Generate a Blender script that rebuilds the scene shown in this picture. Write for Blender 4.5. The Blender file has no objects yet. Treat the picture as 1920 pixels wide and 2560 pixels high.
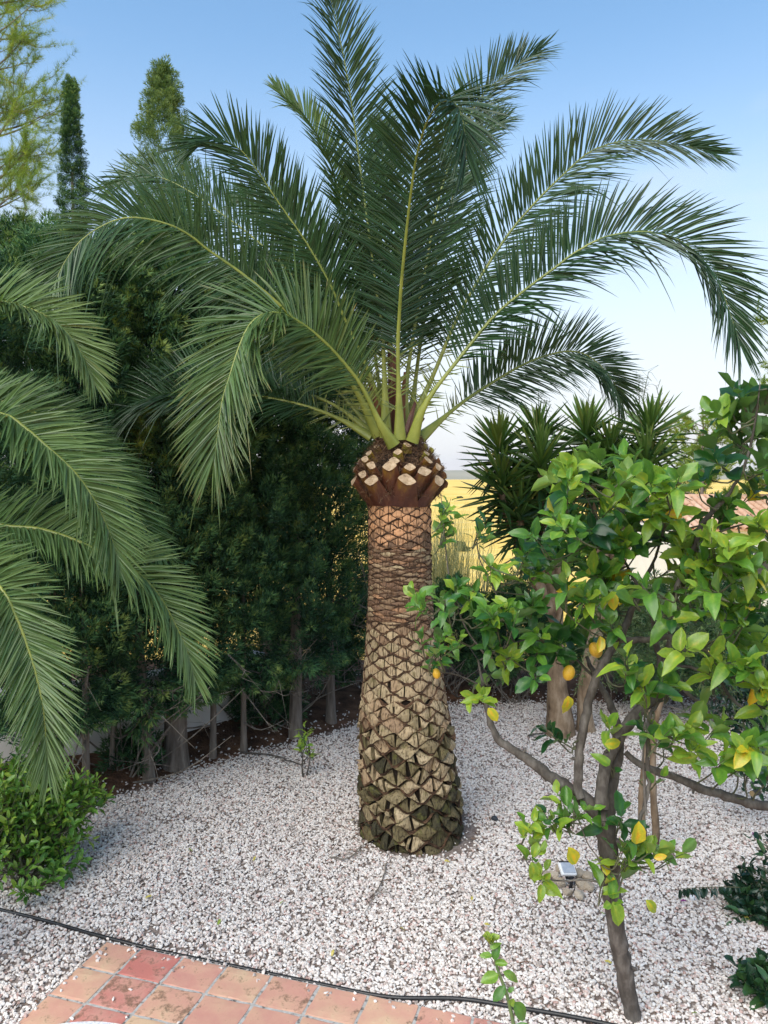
import bpy, math, random
import numpy as np
from mathutils import Vector, Matrix

# ------------------------------------------------------------------ camera, sky, sun, exposure
scene = bpy.context.scene
COL = scene.collection
H = 3.1                                   # the photographer stands on a raised terrace
PITCH = math.atan((1280 - 1190) / 1920.0)
cam_d = bpy.data.cameras.new('camera'); cam = bpy.data.objects.new('camera', cam_d); COL.objects.link(cam)
cam.location = (0, 0, H); cam.rotation_euler = (math.pi / 2 - PITCH, 0, 0)
cam_d.sensor_fit = 'VERTICAL'; cam_d.sensor_height = 32.0; cam_d.lens = 24.0     # 2560 px tall, f = 1920 px
cam_d.clip_start = 0.05; cam_d.clip_end = 20000
scene.camera = cam

SUN_EL, SUN_AZ = math.radians(48), math.radians(215)     # azimuth clockwise from +Y: behind the camera, to the left
world = bpy.data.worlds.new('World'); scene.world = world; world.use_nodes = True
wn, wl = world.node_tree.nodes, world.node_tree.links
wn.clear()
w_out = wn.new('ShaderNodeOutputWorld'); w_bg = wn.new('ShaderNodeBackground')
sky = wn.new('ShaderNodeTexSky'); sky.sky_type = 'NISHITA'; sky.sun_disc = False
sky.sun_elevation = SUN_EL; sky.sun_rotation = SUN_AZ
sky.air_density = 1.0; sky.dust_density = 0.3; sky.ozone_density = 1.7; sky.altitude = 150
w_bg.inputs['Strength'].default_value = 0.13
# thin high cloud: whitens towards the horizon all the way round, a few faint wisps above
w_tc = wn.new('ShaderNodeTexCoord'); w_sep = wn.new('ShaderNodeSeparateXYZ')
wl.new(w_tc.outputs['Generated'], w_sep.inputs[0])
w_mr = wn.new('ShaderNodeMapRange'); w_mr.inputs[1].default_value = 0.0; w_mr.inputs[2].default_value = 0.52
w_mr.inputs[3].default_value = 0.96; w_mr.inputs[4].default_value = 0.02; w_mr.interpolation_type = 'SMOOTHSTEP'
wl.new(w_sep.outputs['Z'], w_mr.inputs[0])
w_map = wn.new('ShaderNodeMapping'); w_map.inputs['Scale'].default_value = (1.2, 1.2, 4.0)
w_no = wn.new('ShaderNodeTexNoise'); w_no.inputs['Scale'].default_value = 2.3; w_no.inputs['Detail'].default_value = 7
wl.new(w_tc.outputs['Generated'], w_map.inputs[0]); wl.new(w_map.outputs[0], w_no.inputs['Vector'])
w_nr = wn.new('ShaderNodeMapRange'); w_nr.inputs[1].default_value = 0.54; w_nr.inputs[2].default_value = 0.8
w_nr.inputs[3].default_value = 0.0; w_nr.inputs[4].default_value = 0.28
wl.new(w_no.outputs['Fac'], w_nr.inputs[0])
w_add = wn.new('ShaderNodeMath'); w_add.operation = 'ADD'; w_add.use_clamp = True
wl.new(w_mr.outputs[0], w_add.inputs[0]); wl.new(w_nr.outputs[0], w_add.inputs[1])
w_mix = wn.new('ShaderNodeMixRGB'); w_mix.inputs[2].default_value = (3.62, 3.52, 3.58, 1)
w_tint = wn.new('ShaderNodeMixRGB'); w_tint.blend_type = 'MULTIPLY'; w_tint.inputs[0].default_value = 1.0; w_tint.inputs[2].default_value = (0.82, 1.0, 0.99, 1)
wl.new(sky.outputs[0], w_tint.inputs[1]); wl.new(w_add.outputs[0], w_mix.inputs[0]); wl.new(w_tint.outputs[0], w_mix.inputs[1])
wl.new(w_mix.outputs[0], w_bg.inputs['Color']); wl.new(w_bg.outputs[0], w_out.inputs['Surface'])

sun_d = bpy.data.lights.new('sun', 'SUN'); sun = bpy.data.objects.new('sun', sun_d); COL.objects.link(sun)
sun_d.energy = 2.1; sun_d.angle = math.radians(58); sun_d.color = (1.0, 0.92, 0.80)
sdir = Vector((math.sin(SUN_AZ) * math.cos(SUN_EL), math.cos(SUN_AZ) * math.cos(SUN_EL), math.sin(SUN_EL)))
sun.rotation_euler = sdir.to_track_quat('Z', 'Y').to_euler(); sun.location = sdir * 60

vs = scene.view_settings
vs.view_transform = "Standard"; vs.look = "None"; vs.gamma = 1.0; vs.use_curve_mapping = False; vs.exposure = 1.08
scene.cycles.max_bounces = 8; scene.cycles.transparent_max_bounces = 8
scene.cycles.diffuse_bounces = 4; scene.cycles.glossy_bounces = 3; scene.cycles.transmission_bounces = 4

# ------------------------------------------------------------------ helpers
rng = np.random.default_rng(11)
random.seed(5)
A = np.array
def U(a, b, n=None): return rng.uniform(a, b, n)
def unit(v):
    v = np.asarray(v, float); l = np.linalg.norm(v, axis=-1, keepdims=True); return v / np.maximum(l, 1e-9)
def P(px, py, y):
    """point of the photograph (1920 x 2560) at world distance y in front of the terrace"""
    x = (px - 960) / 1920.0; v = -(py - 1280) / 1920.0
    dy = math.cos(PITCH) + v * math.sin(PITCH); dz = -math.sin(PITCH) + v * math.cos(PITCH)
    s = y / dy
    return A([x * s, y, H + dz * s])
def G(px, py, z=0.0):
    x = (px - 960) / 1920.0; v = -(py - 1280) / 1920.0
    dy = math.cos(PITCH) + v * math.sin(PITCH); dz = -math.sin(PITCH) + v * math.cos(PITCH)
    s = (z - H) / dz
    return A([x * s, dy * s, z])

def spline(pts, n):
    p = np.asarray(pts, float); m = len(p)
    q = np.vstack([2 * p[0] - p[1], p, 2 * p[-1] - p[-2]])
    seg = np.linalg.norm(np.diff(p, axis=0), axis=1); cum = np.r_[0, np.cumsum(seg)] / seg.sum()
    t = np.linspace(0, 1, n); i = np.clip(np.searchsorted(cum, t, 'right') - 1, 0, m - 2)
    u = ((t - cum[i]) / np.maximum(cum[i + 1] - cum[i], 1e-9))[:, None]
    a, b, c, d = q[i], q[i + 1], q[i + 2], q[i + 3]
    return 0.5 * (2 * b + (c - a) * u + (2 * a - 5 * b + 4 * c - d) * u ** 2 + (3 * b - 3 * c + d - a) * u ** 3)

class MB:
    """collects verts and faces (tris and quads) with a per-vertex tint"""
    def __init__(s): s.v = []; s.f3 = []; s.f4 = []; s.t = []; s.m3 = []; s.m4 = []; s.n = 0
    def add(s, v, f, tint=0.0, mat=0):
        v = np.asarray(v, float).reshape(-1, 3); f = np.asarray(f, int)
        if len(f):
            g = f + s.n
            if f.shape[1] == 3: s.f3.append(g); s.m3.append(np.full(len(g), mat))
            else: s.f4.append(g); s.m4.append(np.full(len(g), mat))
        s.v.append(v); s.t.append(np.broadcast_to(np.asarray(tint, float), (len(v),)).copy()); s.n += len(v)
        return s
    def mesh(s, name, mats, smooth=False):
        me = bpy.data.meshes.new(name)
        V = np.vstack(s.v) if s.v else np.zeros((0, 3))
        f3 = np.vstack(s.f3) if s.f3 else np.zeros((0, 3), int)
        f4 = np.vstack(s.f4) if s.f4 else np.zeros((0, 4), int)
        me.vertices.add(len(V)); me.vertices.foreach_set('co', V.astype(np.float32).ravel())
        loops = np.r_[f3.ravel(), f4.ravel()].astype(np.int32)
        me.loops.add(len(loops)); me.loops.foreach_set('vertex_index', loops)
        nf = len(f3) + len(f4); me.polygons.add(nf)
        st = np.r_[np.arange(len(f3)) * 3, len(f3) * 3 + np.arange(len(f4)) * 4].astype(np.int32)
        me.polygons.foreach_set('loop_start', st)
        me.polygons.foreach_set('use_smooth', np.full(nf, smooth))
        mats = mats if isinstance(mats, (list, tuple)) else [mats]
        for m in mats: me.materials.append(m)
        if len(mats) > 1:
            me.polygons.foreach_set('material_index', np.r_[tuple(s.m3) + tuple(s.m4)].astype(np.int32))
        at = me.attributes.new('tint', 'FLOAT', 'POINT'); at.data.foreach_set('value', np.concatenate(s.t).astype(np.float32))
        me.update(calc_edges=True); me.validate()
        return me
    def obj(s, name, mats, parent=None, smooth=False, loc=None):
        return link(name, s.mesh(name, mats, smooth), parent, loc)

def link(name, me, parent=None, loc=None):
    o = bpy.data.objects.new(name, me); COL.objects.link(o); o.color = (0, 0, 0, 1)
    if parent is not None:
        o.parent = parent
        o.matrix_parent_inverse = Matrix.Translation(-WORLD_LOC.get(parent.name, Vector((0, 0, 0))))
    if loc is not None: o.location = loc
    return o
WORLD_LOC = {}
def thing(name, label, cat, loc, group=None):
    o = bpy.data.objects.new(name, None); COL.objects.link(o); o.location = loc; o.empty_display_size = 0.2
    WORLD_LOC[o.name] = Vector(loc)
    return tag(o, label, cat, group)
def tag(o, label, cat, group=None):
    o['label'] = label; o['category'] = cat
    if group: o['group'] = group
    return o
def stuff(o): o['kind'] = 'stuff'; return o
def struct(o): o['kind'] = 'structure'; return o

def tube(pts, rad, seg=8, cap=True, flat=None):
    """verts, quads and cap tris of a tube along pts; flat = (axis, factor) squeezes it"""
    p = np.asarray(pts, float); n = len(p); r = np.broadcast_to(np.asarray(rad, float), (n,))
    T = unit(np.gradient(p, axis=0)); ref = A([0, 0, 1.0]) if abs(T[0, 2]) < 0.9 else A([1.0, 0, 0])
    X = np.zeros((n, 3)); x = unit(np.cross(ref, T[0]))
    for i in range(n):
        x = unit(x - np.dot(x, T[i]) * T[i]); X[i] = x
    Y = np.cross(T, X); a = np.linspace(0, 2 * np.pi, seg, endpoint=False)
    V = p[:, None] + r[:, None, None] * (np.cos(a)[None, :, None] * X[:, None] + np.sin(a)[None, :, None] * Y[:, None])
    V = V.reshape(-1, 3); i, j = np.meshgrid(np.arange(n - 1), np.arange(seg), indexing='ij')
    k = (j + 1) % seg
    F = np.stack([i * seg + j, i * seg + k, (i + 1) * seg + k, (i + 1) * seg + j], -1).reshape(-1, 4)
    return V, F
def add_tube(mb, pts, rad, seg=8, tint=0.0, mat=0, cap=True):
    V, F = tube(pts, rad, seg); mb.add(V, F, tint, mat)
    if cap:
        n = len(V) // seg
        for e, ring in ((0, np.arange(seg)), (1, np.arange(seg) + (n - 1) * seg)):
            c = V[ring].mean(0); vv = np.vstack([V[ring], c]); s = np.arange(seg)
            f = np.stack([s, (s + 1) % seg, np.full(seg, seg)], -1)
            mb.add(vv, f if e else f[:, ::-1], tint, mat)
    return mb
def box(mb, c, d, rot=0.0, tint=0.0, mat=0):
    v = A([[x, y, z] for x in (-.5, .5) for y in (-.5, .5) for z in (-.5, .5)]) * A(d)
    ca, sa = math.cos(rot), math.sin(rot)
    v = np.stack([v[:, 0] * ca - v[:, 1] * sa, v[:, 0] * sa + v[:, 1] * ca, v[:, 2]], -1) + A(c)
    mb.add(v, [[0, 1, 3, 2], [4, 6, 7, 5], [0, 4, 5, 1], [2, 3, 7, 6], [0, 2, 6, 4], [1, 5, 7, 3]], tint, mat); return mb
def frames(d, nrm):
    """rotation matrices with columns: cross, direction, normal"""
    d = unit(d); n = nrm - (nrm * d).sum(-1, keepdims=True) * d; n = unit(n); c = np.cross(d, n)
    return np.stack([c, d, n], -1)
def scatter(mb, tv, tf, R, T, S, tint, mat=0):
    n = len(T); m = len(tv)
    S = np.asarray(S, float); S = S[:, None, None] if S.ndim == 1 else S[:, None, :]
    V = np.einsum('nij,nmj->nmi', R, tv[None] * S) + T[:, None]
    F = (tf[None] + (np.arange(n) * m)[:, None, None]).reshape(-1, tf.shape[1])
    t = np.asarray(tint, float)
    if t.ndim == 1: t = np.repeat(t, m)
    mb.add(V.reshape(-1, 3), F, t.ravel() if t.ndim else t, mat)

def noise3(p, seed=0):
    """cheap smooth value in about -1..1"""
    p = np.asarray(p, float); r = np.random.default_rng(seed); o = np.zeros(p.shape[:-1])
    for k in range(5):
        w = r.normal(size=3); w = w / np.linalg.norm(w) * (1 + k * 0.7); o += np.sin(p @ w + r.uniform(0, 6.28)) / (1 + 0.5 * k)
    return o / 2.4

# ------------------------------------------------------------------ materials
def newmat(name):
    m = bpy.data.materials.new(name); m.use_nodes = True; nt = m.node_tree; nt.nodes.clear()
    out = nt.nodes.new('ShaderNodeOutputMaterial'); b = nt.nodes.new('ShaderNodeBsdfPrincipled')
    nt.links.new(b.outputs[0], out.inputs[0]); return m, nt, b, out
def ramp(nt, stops):
    r = nt.nodes.new('ShaderNodeValToRGB'); e = r.color_ramp.elements
    e[0].position, e[0].color = stops[0][0], (*stops[0][1], 1); e[1].position, e[1].color = stops[-1][0], (*stops[-1][1], 1)
    for p, c in stops[1:-1]: x = e.new(p); x.color = (*c, 1)
    return r
def tintnode(nt):
    a = nt.nodes.new('ShaderNodeAttribute'); a.attribute_name = 'tint'
    o = nt.nodes.new('ShaderNodeObjectInfo'); s = nt.nodes.new('ShaderNodeSeparateColor'); ad = nt.nodes.new('ShaderNodeMath'); ad.operation = 'ADD'
    nt.links.new(o.outputs['Color'], s.inputs[0]); nt.links.new(a.outputs['Fac'], ad.inputs[0]); nt.links.new(s.outputs[0], ad.inputs[1])
    return ad
def noise(nt, scale, detail=4, coord='Object', stretch=None, rough=0.6):
    tc = nt.nodes.new('ShaderNodeTexCoord'); n = nt.nodes.new('ShaderNodeTexNoise')
    n.inputs['Scale'].default_value = scale; n.inputs['Detail'].default_value = detail; n.inputs['Roughness'].default_value = rough
    src = tc.outputs[coord]
    if stretch:
        mp = nt.nodes.new('ShaderNodeMapping'); mp.inputs['Scale'].default_value = stretch; nt.links.new(src, mp.inputs[0]); src = mp.outputs[0]
    nt.links.new(src, n.inputs['Vector']); return n
def bump(nt, b, src, strength, dist=0.01):
    k = nt.nodes.new('ShaderNodeBump'); k.inputs['Strength'].default_value = strength; k.inputs['Distance'].default_value = dist
    nt.links.new(src, k.inputs['Height']); nt.links.new(k.outputs[0], b.inputs['Normal']); return k
def mixc(nt, fac, a, b, mode='MIX'):
    m = nt.nodes.new('ShaderNodeMixRGB'); m.blend_type = mode
    for i, x in enumerate((fac, a, b)):
        if hasattr(x, 'is_output') or hasattr(x, 'links'): nt.links.new(x, m.inputs[i])
        elif isinstance(x, (int, float)): m.inputs[i].default_value = x
        else: m.inputs[i].default_value = (*x, 1)
    return m
def leafmat(name, stops, rough=0.42, trans=0.25, spec=0.5, nscale=25, nvar=0.35, under=None):
    m, nt, b, out = newmat(name); t = tintnode(nt); r = ramp(nt, stops); nt.links.new(t.outputs[0], r.inputs[0])
    n = noise(nt, nscale, 3); rr = ramp(nt, [(0.25, (1 - nvar,) * 3), (0.75, (1 + nvar * 0.6,) * 3)]); nt.links.new(n.outputs['Fac'], rr.inputs[0])
    mx = mixc(nt, 1.0, r.outputs[0], rr.outputs[0], 'MULTIPLY'); col = mx.outputs[0]
    if under:                                    # the paler back of the leaf
        g = nt.nodes.new('ShaderNodeNewGeometry'); mu = mixc(nt, g.outputs['Backfacing'], col, col)
        h = mixc(nt, under[1], col, under[0]); nt.links.new(h.outputs[0], mu.inputs[2]); col = mu.outputs[0]
    nt.links.new(col, b.inputs['Base Color']); b.inputs['Roughness'].default_value = rough; b.inputs['Specular IOR Level'].default_value = spec
    tr = nt.nodes.new('ShaderNodeBsdfTranslucent'); br = mixc(nt, 1.0, col, (1.25, 1.35, 0.55), 'MULTIPLY'); nt.links.new(br.outputs[0], tr.inputs[0])
    ms = nt.nodes.new('ShaderNodeMixShader'); ms.inputs[0].default_value = trans
    nt.links.new(b.outputs[0], ms.inputs[1]); nt.links.new(tr.outputs[0], ms.inputs[2]); nt.links.new(ms.outputs[0], out.inputs[0])
    return m
def solid(name, stops, nscale=8, rough=0.8, bumps=0.3, bscale=40, dist=0.004, stretch=None, tint=0.0, spec=0.3, detail=5):
    """noise (+ optional tint) through a colour ramp with fine relief"""
    m, nt, b, out = newmat(name); n = noise(nt, nscale, detail, stretch=stretch); src = n.outputs['Fac']
    if tint:
        t = tintnode(nt); k = nt.nodes.new('ShaderNodeMath'); k.operation = 'MULTIPLY_ADD'; k.inputs[1].default_value = tint
        nt.links.new(t.outputs[0], k.inputs[0]); nt.links.new(src, k.inputs[2]); src = k.outputs[0]
    r = ramp(nt, stops); nt.links.new(src, r.inputs[0]); nt.links.new(r.outputs[0], b.inputs['Base Color'])
    b.inputs['Roughness'].default_value = rough; b.inputs['Specular IOR Level'].default_value = spec
    if bumps:
        n2 = noise(nt, bscale, 4, stretch=stretch); bump(nt, b, n2.outputs['Fac'], bumps, dist)
    return m

M = {}
M['palm_leaf'] = leafmat('palm_leaf', [(0, (0.022, 0.060, 0.024)), (0.35, (0.044, 0.104, 0.036)), (0.6, (0.09, 0.165, 0.048)), (0.85, (0.17, 0.21, 0.06)), (1.0, (0.36, 0.27, 0.13))], 0.38, 0.18, 0.5, 6, 0.3)
M['palm_leaf_near'] = leafmat('palm_leaf_near', [(0, (0.028, 0.085, 0.022)), (0.4, (0.085, 0.160, 0.050)), (0.7, (0.17, 0.245, 0.085)), (1.0, (0.36, 0.30, 0.12))], 0.40, 0.22, 0.42, 6, 0.3)
M['rachis'] = solid('rachis', [(0.1, (0.06, 0.085, 0.016)), (0.5, (0.15, 0.19, 0.03)), (0.9, (0.30, 0.32, 0.06))], 5, 0.4, 0.1, 30, tint=0.5, spec=0.5)
M['thorn'] = leafmat('thorn', [(0, (0.08, 0.12, 0.025)), (1, (0.26, 0.29, 0.07))], 0.4, 0.1)
M['fibre'] = solid('fibre', [(0.3, (0.045, 0.024, 0.014)), (0.55, (0.13, 0.07, 0.038)), (0.8, (0.26, 0.16, 0.09))], 30, 0.9, 0.4, 120, tint=0.3)
M['trunk_core'] = solid('trunk_core', [(0.3, (0.010, 0.007, 0.005)), (0.7, (0.03, 0.02, 0.013))], 14, 0.95, 0.6, 60, 0.01)
M['stub'] = solid('stub', [(0.2, (0.022, 0.009, 0.007)), (0.45, (0.085, 0.026, 0.016)), (0.62, (0.15, 0.055, 0.025)), (0.82, (0.34, 0.19, 0.025)), (1.0, (0.36, 0.33, 0.04))], 9, 0.42, 0.25, 60, 0.003, (1, 1, 0.25), tint=0.55, spec=0.5)
M['stub_cut'] = solid('stub_cut', [(0.32, (0.16, 0.10, 0.06)), (0.48, (0.44, 0.31, 0.19)), (0.75, (0.64, 0.50, 0.34))], 26, 0.85, 0.3, 90, 0.003)
def scarmat():
    m, nt, b, out = newmat('leaf_scar'); t = tintnode(nt)
    r = ramp(nt, [(0.0, (0.04, 0.036, 0.018)), (0.2, (0.16, 0.125, 0.06)), (0.42, (0.45, 0.35, 0.215)), (0.6, (0.36, 0.25, 0.15)), (0.76, (0.17, 0.10, 0.062)), (0.9, (0.55, 0.31, 0.17)), (1.0, (0.62, 0.33, 0.17))])
    n = noise(nt, 26, 6, stretch=(1, 1, 0.45)); k = nt.nodes.new('ShaderNodeMath'); k.operation = 'MULTIPLY_ADD'; k.inputs[1].default_value = 0.16
    sub = nt.nodes.new('ShaderNodeMath'); sub.operation = 'SUBTRACT'; sub.inputs[1].default_value = 0.5
    nt.links.new(n.outputs['Fac'], sub.inputs[0]); nt.links.new(sub.outputs[0], k.inputs[0]); nt.links.new(t.outputs[0], k.inputs[2])
    nt.links.new(k.outputs[0], r.inputs[0])
    # grain cracks and moss specks
    n2 = noise(nt, 70, 5, stretch=(1, 1, 0.22)); r2 = ramp(nt, [(0.36, (0.28, 0.24, 0.2)), (0.5, (1, 1, 1)), (0.8, (1.25, 1.2, 1.12))]); nt.links.new(n2.outputs['Fac'], r2.inputs[0])
    mx = mixc(nt, 1.0, r.outputs[0], r2.outputs[0], 'MULTIPLY')
    n3 = noise(nt, 12, 6); r3 = ramp(nt, [(0.55, (0, 0, 0)), (0.66, (1, 1, 1))]); nt.links.new(n3.outputs['Fac'], r3.inputs[0])
    lo = nt.nodes.new('ShaderNodeMapRange'); lo.inputs[1].default_value = 0.65; lo.inputs[2].default_value = 0.2; lo.inputs[3].default_value = 0.0; lo.inputs[4].default_value = 0.65
    nt.links.new(t.outputs[0], lo.inputs[0]); fm = nt.nodes.new('ShaderNodeMath'); fm.operation = 'MULTIPLY'
    nt.links.new(r3.outputs[0], fm.inputs[0]); nt.links.new(lo.outputs[0], fm.inputs[1])
    mo = mixc(nt, fm.outputs[0], mx.outputs[0], (0.13, 0.125, 0.03))
    nt.links.new(mo.outputs[0], b.inputs['Base Color']); b.inputs['Roughness'].default_value = 0.78; b.inputs['Specular IOR Level'].default_value = 0.3
    bump(nt, b, n2.outputs['Fac'], 0.7, 0.008); return m
M['leaf_scar'] = scarmat()
M['cypress'] = leafmat('cypress', [(0, (0.012, 0.042, 0.024)), (0.35, (0.032, 0.100, 0.048)), (0.65, (0.090, 0.195, 0.070)), (1.0, (0.24, 0.32, 0.085))], 0.6, 0.12, 0.25, 2.0, 0.4)
M['cypress_pale'] = leafmat('cypress_pale', [(0, (0.06, 0.12, 0.05)), (0.5, (0.13, 0.22, 0.08)), (1.0, (0.24, 0.31, 0.09))], 0.6, 0.15, 0.25, 2.0, 0.4)
M['pine'] = leafmat('pine', [(0, (0.09, 0.17, 0.035)), (0.5, (0.22, 0.33, 0.06)), (1.0, (0.40, 0.45, 0.08))], 0.55, 0.3, 0.3, 1.5, 0.4)
M['yucca'] = leafmat('yucca', [(0, (0.014, 0.045, 0.016)), (0.45, (0.045, 0.115, 0.028)), (0.8, (0.13, 0.235, 0.05)), (1.0, (0.4, 0.32, 0.05))], 0.36, 0.12, 0.5, 5, 0.3)
M['lemon_leaf'] = leafmat('lemon_leaf', [(0, (0.012, 0.055, 0.018)), (0.3, (0.035, 0.125, 0.028)), (0.6, (0.125, 0.285, 0.036)), (0.8, (0.30, 0.43, 0.05)), (0.93, (0.60, 0.50, 0.03)), (1.0, (0.74, 0.42, 0.03))], 0.30, 0.34, 0.5, 12, 0.22, under=((0.16, 0.27, 0.10), 0.5))
M['shrub_leaf'] = leafmat('shrub_leaf', [(0, (0.04, 0.13, 0.025)), (0.5, (0.13, 0.29, 0.045)), (0.8, (0.29, 0.42, 0.06)), (1.0, (0.6, 0.5, 0.12))], 0.33, 0.25, 0.5, 9, 0.25)
M['dark_leaf'] = leafmat('dark_leaf', [(0, (0.006, 0.028, 0.016)), (0.5, (0.018, 0.055, 0.026)), (0.8, (0.05, 0.12, 0.035)), (0.9, (0.12, 0.2, 0.05)), (1.0, (0.28, 0.02, 0.22))], 0.3, 0.15, 0.6, 9, 0.25)
M['grey_leaf'] = leafmat('grey_leaf', [(0, (0.025, 0.05, 0.02)), (0.6, (0.075, 0.12, 0.045)), (1.0, (0.2, 0.24, 0.11))], 0.5, 0.15, 0.3, 6, 0.3)
M['dry_grass'] = leafmat('dry_grass', [(0, (0.16, 0.19, 0.09)), (1, (0.5, 0.46, 0.28))], 0.7, 0.3, 0.2, 5, 0.2)
M['bark_grey'] = solid('bark_grey', [(0.25, (0.07, 0.055, 0.045)), (0.5, (0.20, 0.165, 0.135)), (0.75, (0.36, 0.31, 0.26))], 16, 0.9, 0.9, 26, 0.02, (1, 1, 0.12), spec=0.15)
M['bark_lemon'] = solid('bark_lemon', [(0.2, (0.028, 0.023, 0.020)), (0.45, (0.078, 0.067, 0.057)), (0.62, (0.14, 0.124, 0.108)), (0.85, (0.27, 0.25, 0.22))], 20, 0.85, 0.6, 45, 0.006, (1, 1, 0.5), tint=0.3, spec=0.25, detail=7)
M['cut_wood'] = solid('cut_wood', [(0.3, (0.42, 0.27, 0.13)), (0.7, (0.62, 0.45, 0.26))], 30, 0.8, 0.2)
M['bark_yucca'] = solid('bark_yucca', [(0.25, (0.07, 0.045, 0.03)), (0.5, (0.24, 0.17, 0.11)), (0.75, (0.42, 0.33, 0.24))], 10, 0.9, 0.6, 30, 0.01, (1, 1, 0.4), spec=0.15)
M['twig'] = solid('twig', [(0.3, (0.05, 0.045, 0.03)), (0.7, (0.14, 0.15, 0.08))], 20, 0.7, 0.2)
M['dead_wood'] = solid('dead_wood', [(0.3, (0.09, 0.075, 0.06)), (0.7, (0.27, 0.235, 0.2))], 18, 0.9, 0.4, 60, stretch=(1, 1, 0.3))
M['green_stem'] = solid('green_stem', [(0.3, (0.10, 0.16, 0.06)), (0.7, (0.2, 0.27, 0.11))], 10, 0.5, 0.1)
def lemonmat():
    m, nt, b, o = newmat('lemon_skin'); n = noise(nt, 14, 3); r = ramp(nt, [(0.3, (0.66, 0.36, 0.03)), (0.7, (0.80, 0.50, 0.04))]); nt.links.new(n.outputs['Fac'], r.inputs[0])
    nt.links.new(r.outputs[0], b.inputs['Base Color']); b.inputs['Roughness'].default_value = 0.42; n2 = noise(nt, 160, 2); bump(nt, b, n2.outputs['Fac'], 0.4, 0.003)
    b.inputs['Subsurface Weight'].default_value = 0.1; b.inputs['Subsurface Radius'].default_value = (0.02, 0.01, 0.003); return m
M['lemon'] = lemonmat()
def pebblemat():
    m, nt, b, o = newmat('pebble'); oi = nt.nodes.new('ShaderNodeObjectInfo')
    r = ramp(nt, [(0.0, (0.30, 0.25, 0.22)), (0.10, (0.46, 0.40, 0.36)), (0.20, (0.68, 0.60, 0.545)), (0.45, (0.80, 0.735, 0.68)), (0.78, (0.86, 0.82, 0.775)), (0.92, (0.70, 0.58, 0.53)), (0.975, (0.58, 0.40, 0.35)), (1.0, (0.46, 0.30, 0.26))])
    nt.links.new(oi.outputs['Random'], r.inputs[0]); n = noise(nt, 60, 3); rr = ramp(nt, [(0.3, (0.78,) * 3), (0.7, (1.06,) * 3)]); nt.links.new(n.outputs['Fac'], rr.inputs[0])
    mx = mixc(nt, 1.0, r.outputs[0], rr.outputs[0], 'MULTIPLY'); nt.links.new(mx.outputs[0], b.inputs['Base Color'])
    b.inputs['Roughness'].default_value = 0.75; b.inputs['Specular IOR Level'].default_value = 0.3; return m
M['pebble'] = pebblemat()
def groundmat():
    """pale crushed stone far away, dark soil between the stones near by, straw beyond the garden"""
    m, nt, b, o = newmat('garden_ground'); tc = nt.nodes.new('ShaderNodeTexCoord')
    v = nt.nodes.new('ShaderNodeTexVoronoi'); v.inputs['Scale'].default_value = 42; nt.links.new(tc.outputs['Object'], v.inputs['Vector'])
    r = ramp(nt, [(0.0, (0.20, 0.17, 0.15)), (1.0, (0.44, 0.39, 0.36))]); nt.links.new(v.outputs['Color'], r.inputs[0])
    n = noise(nt, 5, 5); rs = ramp(nt, [(0.35, (0.06, 0.032, 0.020)), (0.7, (0.20, 0.105, 0.062))]); nt.links.new(n.outputs['Fac'], rs.inputs[0])
    t = tintnode(nt); mx = mixc(nt, t.outputs[0], r.outputs[0], rs.outputs[0]); nt.links.new(mx.outputs[0], b.inputs['Base Color'])
    b.inputs['Roughness'].default_value = 0.95; b.inputs['Specular IOR Level'].default_value = 0.15; bump(nt, b, v.outputs['Distance'], 0.5, 0.02); return m
M['ground'] = groundmat()
def fieldmat():
    m, nt, b, o = newmat('straw_field'); n = noise(nt, 0.09, 8, stretch=(0.5, 2.2, 1), rough=0.7)
    r = ramp(nt, [(0.3, (0.60, 0.39, 0.09)), (0.45, (0.78, 0.52, 0.12)), (0.6, (0.86, 0.60, 0.18)), (0.72, (0.82, 0.64, 0.30))]); nt.links.new(n.outputs['Fac'], r.inputs[0])
    n2 = noise(nt, 0.35, 6, stretch=(0.6, 3, 1)); r2 = ramp(nt, [(0.62, (0, 0, 0)), (0.70, (1, 1, 1))]); nt.links.new(n2.outputs['Fac'], r2.inputs[0])
    k = nt.nodes.new('ShaderNodeMath'); k.operation = 'MULTIPLY'; k.inputs[1].default_value = 0.35; nt.links.new(r2.outputs[0], k.inputs[0])
    mx = mixc(nt, k.outputs[0], r.outputs[0], (0.30, 0.27, 0.08)); nt.links.new(mx.outputs[0], b.inputs['Base Color'])
    b.inputs['Roughness'].default_value = 0.95; b.inputs['Specular IOR Level'].default_value = 0.1; n3 = noise(nt, 2.5, 6); bump(nt, b, n3.outputs['Fac'], 0.6, 0.15); return m
M['field'] = fieldmat()
M['hill'] = solid('hill', [(0.3, (0.24, 0.22, 0.13)), (0.6, (0.36, 0.31, 0.2)), (0.75, (0.16, 0.18, 0.09))], 0.012, 0.95, 0.0, detail=8)
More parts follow.
